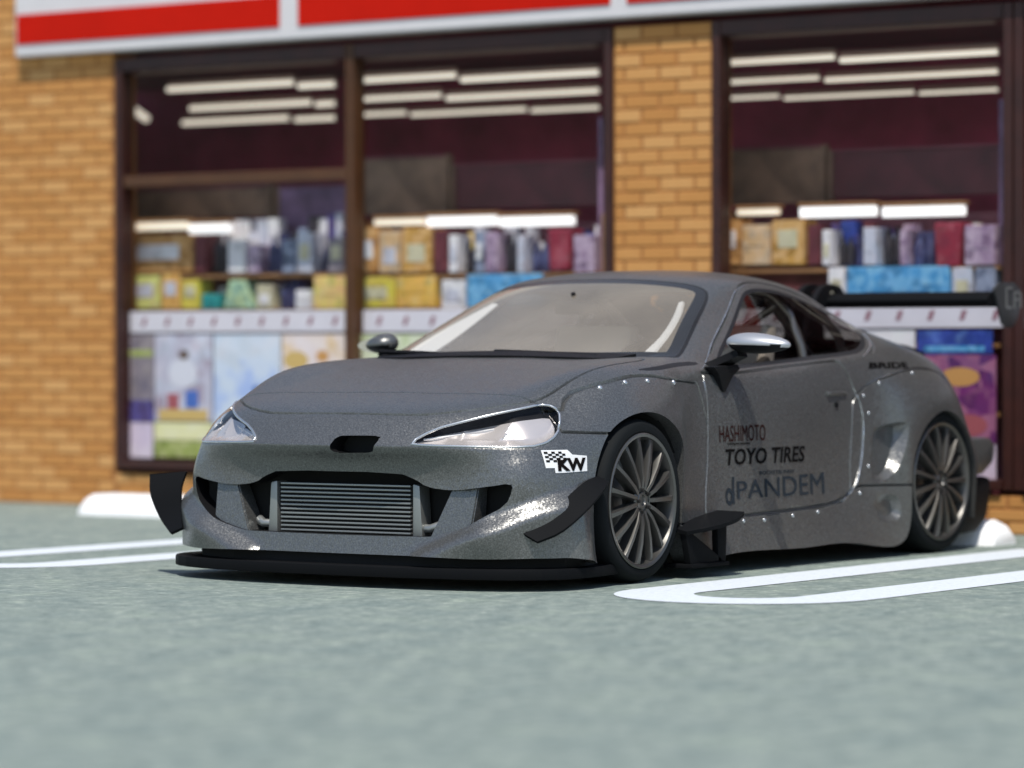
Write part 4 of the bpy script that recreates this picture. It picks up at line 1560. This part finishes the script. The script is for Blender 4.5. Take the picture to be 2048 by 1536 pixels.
for rows, x, nm in ((T1, -3.35, 'front'), (T2, -3.75, 'second'), (T3, -4.15, 'rear')):
    cnt = {}
    for a, b, z0, z1 in rows:
        by = bay((a+b)/2+(.25 if x < -4 else 0))
        k = cnt.get(by, 0)
        cnt[by] = k+1
        tube(a, b, (z0+z1)/2, x, M['tube'], '%s lit ceiling tube from the left in the %s row, in the %s shop window' % (ORD[k], nm, by), (z1-z0)*.29, 'fluorescent tubes under the shop ceiling')
for a, b in ((-5.533, -3.924), (-3.802, -2.089), (-1.305, .367)):
    tag(obj('ceiling_rail', box((-3.05, (a+b)/2, 2.645), (.03, b-a, .026), .003), M['dimrail']), 'thin unlit rail above the ceiling tubes in the %s shop window' % bay((a+b)/2), 'ceiling rail', 'unlit rails under the shop ceiling')
o = empty('light_tube', (-4.4, -6.63, 2.53))
tag(o, 'short slanting ceiling tube seen at the left edge of the left shop window', 'light tube', 'fluorescent tubes under the shop ceiling')
bm = bmesh.new()
add_tube(bm, [(0, -.095, .056), (0, .095, -.056)], .024, 10)
obj('glass_tube', bm, M['tube'], o, 50)

# display shelving behind each window
M['shelf'] = noisy('shelf_board', (.30, .15, .06), .2, 6., .6)
M['shelf_back'] = noisy('shelf_back_panel', (.22, .07, .09), .5, 4., .7)
M['grey_panel'] = noisy('hazy_grey_panel', (.24, .15, .10), .5, 4., .7)
M['lilac_panel'] = noisy('lilac_grey_panel', (.22, .13, .22), .5, 7., .7)
M['chilled'] = noisy('cabinet_dark', (.11, .022, .03), .4, 5., .5)
def shelving(y0, y1, where, zt):
    s_ = empty('display_shelf', (-3.3, (y0+y1)/2, .2))
    tag(s_, 'brown display shelving behind the %s shop window' % where, 'display shelf', 'display shelves inside the shop')
    w = y1-y0
    for z in (.17, .62, .98, 1.19):
        obj('shelf_board', box((0, 0, z-.2-.012), (.36, w, .022), .003), M['shelf'], s_)
    obj('shelf_board', box((.06, 0, zt-.2-.012), (.22, w, .020), .003), M['shelf'], s_)
    obj('back_panel', box((-.19, 0, .75), (.02, w-.02, 1.46)), M['shelf_back'], s_)
    for q in (-1, 1):
        obj('upright', box((-.02, q*(w/2+.012), .76), (.34, .02, 1.5), .003), M['shelf'], s_)
    return s_
shelving(-5.62, -3.90, 'left', 1.405)
shelving(-3.84, -2.13, 'middle', 1.385)
shelving(-1.37, .36, 'right', 1.385)
shelving(.42, 2.3, 'last', 1.385)
def cabinet(y0, y1, z0, z1, m, label, x=-3.5):
    c_ = empty('wall_cabinet', (x, (y0+y1)/2, (z0+z1)/2))
    tag(c_, label, 'cabinet', 'cabinets at the back of the shelves')
    obj('front', box((0, 0, 0), (.03, y1-y0-.05, z1-z0-.03), .004), m, c_)
    for q in (-1, 1):
        obj('side_rail', box((.0, q*((y1-y0)/2-.012), 0), (.06, .022, z1-z0), .003), M['grey_panel'], c_)
    obj('top_rail', box((.0, 0, (z1-z0)/2-.006), (.058, y1-y0-.05, .012), .002), M['shelf_back'], c_)
cabinet(-5.88, -4.75, 1.75, 1.96, M['grey_panel'], 'pale brown panel under the transom at the left of the left shop window')
cabinet(-4.72, -4.10, 1.42, 1.95, M['lilac_panel'], 'tall lilac grey panel behind the goods in the left shop window')
cabinet(-4.10, -3.42, 1.74, 2.10, M['grey_panel'], 'hazy beige panel above the shelf light in the middle shop window')
cabinet(-3.40, -2.30, 1.76, 2.04, M['chilled'], 'dark cabinet above the shelf light in the middle shop window')
cabinet(-1.54, -.88, 1.74, 2.07, M['grey_panel'], 'hazy beige panel above the shelf light in the right shop window')
cabinet(-.86, .22, 1.76, 2.04, M['chilled'], 'dark cabinet above the shelf light in the right shop window')
for k, (y, w_) in enumerate(((-2.16, 'middle'), (.335, 'right'))):
    tag(obj('white_post', box((-3.2, y, 1.80), (.03, .03, .9), .004), M['lilac_panel']), 'thin lilac grey post at the right side of the %s shop window' % w_, 'post', 'thin posts inside the shop')
cnt = {}
for a, b, z0, z1, kind in LIGHT:
    by = bay((a+b)/2)
    k = cnt.get(by, 0)
    cnt[by] = k+1
    t_ = empty('shelf_light', (-3.15, (a+b)/2, (z0+z1)/2))
    tag(t_, '%s lit shelf lamp over the goods from the left in the %s shop window' % (ORD[k], by), 'shelf lamp', 'lit lamps above the shelf goods')
    obj('diffuser', box((0, 0, 0), (.04, b-a-.01, (z1-z0)*.8), .008), M['tube2'] if kind == 'white' else M['tube3'], t_)
    obj('housing', box((-.01, 0, (z1-z0)*.5+.006), (.07, b-a, .018), .003), M['shelf'], t_)

# goods on the shelves
PAL = {
 'tan': [(.46, .22, .06), (.55, .33, .14), (.33, .14, .03)], 'tan2': [(.50, .27, .05), (.56, .36, .18), (.36, .16, .03)], 'cream2': [(.58, .43, .28), (.50, .30, .12), (.62, .48, .34)],
 'maroon': [(.12, .02, .03), (.07, .012, .02), (.25, .06, .07)], 'black': [(.012, .010, .014), (.03, .022, .03), (.02, .02, .04)], 'white': [(.72, .68, .70), (.60, .58, .62), (.8, .78, .78)],
 'lilac': [(.32, .22, .33), (.45, .36, .44), (.16, .08, .18)], 'navy': [(.03, .03, .10), (.06, .07, .16), (.02, .015, .04)], 'steel': [(.13, .16, .24), (.30, .34, .45), (.06, .07, .12)], 'pale': [(.50, .50, .58), (.38, .42, .50), (.62, .58, .62)],
 'grey': [(.26, .22, .24), (.14, .12, .16), (.36, .31, .30)], 'lime': [(.60, .58, .22), (.50, .56, .13), (.62, .50, .22)], 'orange': [(.62, .30, .07), (.62, .42, .14), (.55, .24, .04)], 'yellow': [(.62, .50, .08), (.50, .46, .05), (.62, .42, .12)],
 'teal': [(.01, .22, .22), (.03, .28, .27), (.02, .14, .12)], 'mint': [(.30, .48, .36), (.44, .52, .24), (.26, .42, .30)], 'cream': [(.55, .52, .34), (.40, .36, .26), (.6, .56, .4)], 'yellow2': [(.66, .54, .14), (.62, .36, .18), (.64, .58, .22)],
 'crimson': [(.25, .012, .035), (.16, .01, .03), (.40, .12, .15)], 'orange2': [(.66, .40, .06), (.62, .34, .10), (.66, .52, .20)], 'blue': [(.05, .26, .52), (.20, .42, .62), (.10, .32, .58)],
 'figure': [(.50, .52, .62), (.30, .22, .28), (.62, .62, .70)], 'blueposter': [(.56, .62, .82), (.34, .44, .72), (.62, .64, .82)], 'creamposter': [(.70, .60, .58), (.68, .50, .30), (.72, .64, .66)], 'lavender': [(.60, .50, .62), (.66, .58, .66), (.50, .42, .55)],
 'purple': [(.06, .03, .12), (.10, .09, .30), (.04, .02, .06)], 'paleyellow': [(.68, .66, .36), (.64, .60, .42), (.70, .68, .45)], 'green': [(.28, .34, .07), (.44, .44, .22), (.22, .28, .06)], 'greenwhite': [(.56, .60, .42), (.66, .64, .60), (.40, .48, .22)],
 'bluebanner': [(.012, .035, .22), (.03, .06, .34), (.10, .20, .50)], 'purpleposter': [(.16, .02, .14), (.42, .18, .24), (.10, .03, .16)],
}
WORD = {'tan': 'tan bread carton', 'tan2': 'orange brown carton', 'cream2': 'cream carton', 'maroon': 'maroon carton', 'black': 'black bottle pack', 'white': 'white carton', 'lilac': 'lilac carton', 'navy': 'navy bottle pack', 'steel': 'steel blue pack',
 'pale': 'pale blue pack', 'grey': 'grey pack', 'lime': 'yellow green carton', 'orange': 'orange carton', 'yellow': 'yellow carton', 'teal': 'teal box', 'mint': 'mint green bag', 'cream': 'small cream pack', 'yellow2': 'yellow and pink carton', 'crimson': 'crimson tub', 'orange2': 'golden carton', 'blue': 'long light blue tray'}
def print_mat(key, scale=9., busy=.5):
    a, b, c = [tuple(min(k*1.22, .86) for k in q) for q in PAL[key]]
    m = mat('print_'+key, a, .6)
    t = NT(m)
    ge = t.n('ShaderNodeNewGeometry')
    n1 = t.n('ShaderNodeTexNoise', i_Scale=scale, i_Detail=3., i_Roughness=.6)
    t.l(ge.outputs['Position'], n1.inputs['Vector'])
    n2 = t.n('ShaderNodeTexVoronoi', i_Scale=scale*2.6)
    t.l(ge.outputs['Position'], n2.inputs['Vector'])
    sx = t.n('ShaderNodeSeparateColor')
    t.l(n2.outputs['Color'], sx.inputs[0])
    c1 = t.ramp(n1.outputs['Fac'], [(.36, c), (.47, a), (.55, a), (.66, b)])
    c2 = t.ramp(sx.outputs[0], [(0., tuple(k*.35 for k in c)), (.3, a), (.62, b), (.9, tuple(min(k*1.15, .8) for k in b))])
    mx = t.n('ShaderNodeMix', data_type='RGBA', blend_type='MIX')
    mx.inputs[0].default_value = busy
    t.l(c1, mx.inputs[6])
    t.l(c2, mx.inputs[7])
    t.l(mx.outputs[2], t.b.inputs['Base Color'])
    return m
PM = {k: print_mat(k) for k in PAL}
PM['purpleposter'] = print_mat('purpleposter', 5.)
PM['blueposter'] = print_mat('blueposter', 3.4, .15)
PM['figure'] = print_mat('figure', 6., .35)
for k_ in ('creamposter', 'lavender', 'white', 'greenwhite', 'paleyellow'):
    PM[k_+'_p'] = print_mat(k_, 5., .12)
M['cap'] = mat('bottle_cap', (.5, .48, .5), .4)
cnt = {}
for a, b, z0, z1, kind in GOODS:
    by = bay((a+b)/2)
    row = 'upper' if z0 > 1.375 else 'lower'
    if kind == 'crimson':
        z0 -= .09
    if kind in ('blue',) or (by == 'right' and row == 'lower'):
        z0 = 1.19
    k = cnt.get((by, row, kind), 0)
    cnt[(by, row, kind)] = k+1
    nm = WORD[kind]
    lab = '%s%s on the %s shelf behind the %s shop window' % ('another ' if k else '', nm, row, by)
    if k:
        lab = '%s farther right on the %s shelf behind the %s shop window' % (nm, row, by)
    c_ = (-3.19, (a+b)/2, (z0+z1)/2)
    s3 = (.14, b-a-.008, z1-z0)
    g_ = 'goods on the shop shelves'
    if kind in ('black', 'navy') and b-a < .16:
        it = empty('bottle_pack', (c_[0], c_[1], z0))
        tag(it, lab, 'bottle pack', g_)
        n = 2
        for q in range(n):
            bm = bmesh.new()
            r_ = s3[1]/n/2*.96
            prof = [(r_*.9, 0), (r_, .01), (r_, s3[2]*.62), (r_*.45, s3[2]*.82), (r_*.42, s3[2]*.96)]
            rings = []
            for rr, zz in prof:
                rings.append([bm.verts.new((rr*math.cos(2*math.pi*w/10), -s3[1]/2+s3[1]*(q+.5)/n+rr*math.sin(2*math.pi*w/10), zz)) for w in range(10)])
            for w in range(len(rings)-1):
                for e in range(10):
                    bm.faces.new((rings[w][e], rings[w][(e+1) % 10], rings[w+1][(e+1) % 10], rings[w+1][e]))
            bm.faces.new(rings[-1])
            obj('bottle', bm, PM[kind], it, 40)
    elif kind in ('mint', 'crimson'):
        bm = bmesh.new()
        w = s3[1]/2
        if kind == 'mint':
            add_prism(bm, [(-w, -s3[2]/2), (w, -s3[2]/2), (w*.45, s3[2]/2), (-w*.6, s3[2]/2)], -.07, .07, 'x', .012)
        else:
            add_prism(bm, [(-w*.8, -s3[2]/2), (w*.8, -s3[2]/2), (w, s3[2]/2), (-w, s3[2]/2)], -.07, .07, 'x', .015)
        o = obj('goods_bag' if kind == 'mint' else 'goods_tub', bm, PM[kind])
        o.location = c_
        tag(o, lab, 'bag' if kind == 'mint' else 'tub', g_)
    else:
        it = empty('carton', (c_[0], c_[1], c_[2]))
        tag(it, lab, 'carton', g_)
        obj('box', box((0, 0, 0), s3, .006), PM[kind], it)
        alt = random.choice(PAL[kind])
        obj('front_label', box((.0715, 0, random.uniform(-.1, .2)*s3[2]), (.004, s3[1]*.62, s3[2]*.4), .001), PM[random.choice(['white', 'cream', 'pale', kind]) if kind not in ('maroon', 'lilac') else kind], it)

# the crowded back row: small packs that nothing tells apart
BACK = ['navy', 'lilac', 'white', 'steel', 'maroon', 'yellow2', 'pale', 'black', 'purple', 'bluebanner', 'tan2', 'crimson', 'pale', 'white']
BWORD = {'steel': 'steel blue', 'yellow2': 'yellow', 'pale': 'pale blue', 'bluebanner': 'deep blue', 'tan2': 'orange brown'}
ORDS = ['first', 'second', 'third', 'fourth', 'fifth', 'sixth', 'seventh', 'eighth', 'ninth', 'tenth', 'eleventh', 'twelfth', 'thirteenth', 'fourteenth', 'fifteenth', 'sixteenth', 'seventeenth', 'eighteenth', 'nineteenth', 'twentieth'] + ['%dth' % k for k in range(24, 60)]
ORDS[20:20] = ['21st', '22nd', '23rd']
br = random.Random(11)
for y0_, y1_, zb, zt, by, what in ((-4.98, -3.93, 1.405, 1.80, 'left', 'upper'), (-3.25, -2.14, 1.385, 1.665, 'middle', 'upper'), (-.80, .34, 1.385, 1.655, 'right', 'upper'),
                                   (-5.0, -3.95, 1.19, 1.385, 'left', 'lower'), (.45, 2.2, 1.385, 1.66, 'last', 'upper'), (.45, 2.2, 1.19, 1.36, 'last', 'lower')):
    y = y0_
    nth = 0
    while y < y1_-.05:
        w = br.uniform(.045, .10)
        h = (zt-zb)*br.uniform(.62, 1.)
        bk = br.choice(BACK)
        it = obj('small_pack', box((0, 0, 0), (.08, w-.004, h), .004), PM[bk])
        it.location = (-3.325+br.uniform(-.01, .01), y+w/2, zb+h/2)
        tag(it, '%s small pack, %s from left in back row of the %s shelf, %s window' % (BWORD.get(bk, bk), ORDS[nth], what, by), 'small pack', 'small packs in the back row of the %s shelf, %s window' % (what, by))
        y += w
        nth += 1

# posters and the sticker strip on the glass
PLAB = {'grey': 'pale grey poster', 'figure': 'poster with a blue and white figure', 'blueposter': 'pale blue poster', 'creamposter': 'cream and pink poster', 'lavender': 'lavender poster', 'purple': 'dark purple poster',
 'paleyellow': 'pale yellow notice', 'green': 'green notice', 'greenwhite': 'white and green poster', 'white': 'plain white poster', 'bluebanner': 'deep blue banner', 'purpleposter': 'purple and pink poster'}
M['pr_red'] = mat('poster_red', (.40, .10, .12), .6)
M['pr_yel'] = mat('poster_yellow', (.66, .46, .16), .6)
M['pr_blue'] = mat('poster_blue', (.07, .16, .52), .6)
M['pr_wht'] = mat('poster_white', (.72, .72, .80), .6)
M['pr_brown'] = mat('poster_brown', (.16, .11, .09), .6)
M['pr_orange'] = mat('poster_orange', (.62, .32, .10), .6)
for a, b, z0, z1, kind in POSTERS:
    by = bay((a+b)/2)
    o = obj('poster', box((0, 0, 0), (.006, b-a, z1-z0)), PM.get(kind+'_p', PM[kind]))
    o.location = (-2.972, (a+b)/2, (z0+z1)/2)
    tag(o, '%s inside the %s shop window below the sticker strip' % (PLAB[kind], by), 'poster', 'posters inside the shop windows')
    w, h = b-a, z1-z0
    def patch(nm, y, z, dy, dz, m_, rnd=0):
        bm = bmesh.new()
        if rnd:
            bmesh.ops.create_circle(bm, cap_ends=True, segments=16, radius=.5, matrix=Matrix.Translation((.0045, y*w/2, z*h/2)) @ Matrix.Diagonal((1, dy*w, dz*h, 1)) @ Matrix.Rotation(math.pi/2, 4, 'Y'))
        else:
            add_box(bm, (.0045, y*w/2, z*h/2), (.002, dy*w, dz*h))
        obj(nm, bm, m_, o)
    if kind == 'figure':
        patch('print_patch', 0, -.86, .84, .13, M['pr_yel'])
        patch('print_patch', -.35, -.55, .2, .18, M['pr_red'])
        patch('print_patch', .3, -.5, .22, .2, M['pr_blue'])
        patch('print_patch', 0, .1, .5, .34, M['pr_wht'], 1)
        patch('print_patch', .02, .52, .17, .12, M['pr_brown'], 1)
    if kind == 'blueposter':
        patch('print_patch', .62, .05, .14, .07, M['pr_blue'], 1)
        patch('print_patch', .30, .05, .14, .07, M['pr_blue'], 1)
    if kind == 'creamposter':
        patch('print_patch', .3, .62, .2, .10, M['pr_orange'], 1)
        patch('print_patch', -.55, .55, .4, .16, M['pr_yel'], 1)
    if kind == 'grey':
        patch('print_patch', 0, .42, .94, .10, PM['green'])
    if kind == 'purpleposter':
        patch('print_patch', .1, .5, .5, .22, M['pr_orange'], 1)
        patch('print_patch', -.4, -.1, .5, .12, PM['lilac'], 1)
        patch('print_patch', .3, -.6, .5, .25, M['pr_red'], 1)
    if kind == 'bluebanner':
        patch('print_patch', .0, -.55, .8, .22, PM['blue'])
M['strip'] = noisy('white_sticker', (.72, .69, .75), .06, 3., .6)
M['mark'] = mat('strip_mark', (.30, .13, .17), .6)
for a, b, z0, z1, n, by in ((-5.44, -3.795, 1.056, 1.182, 9, 'left'), (-3.66, -1.95, 1.052, 1.180, 9, 'middle'), (-1.19, .487, 1.062, 1.190, 9, 'right'), (.615, 2.29, 1.062, 1.190, 9, 'last')):
    s_ = empty('sticker_strip', (-2.964, (a+b)/2, (z0+z1)/2))
    tag(s_, 'white sticker strip with small slanted red marks across the %s shop window' % by, 'sticker strip', 'white sticker strips across the windows')
    obj('strip', box((0, 0, 0), (.005, b-a, z1-z0)), M['strip'], s_)
    for k in range(n):
        y = -(b-a)/2+(b-a)*(k+.62)/n
        bm = bmesh.new()
        add_prism(bm, [(y-.022, -.026), (y+.004, -.026), (y+.024, .026), (y-.004, .026)], .0025, .0045, 'x')
        obj('mark', bm, M['mark'], s_)
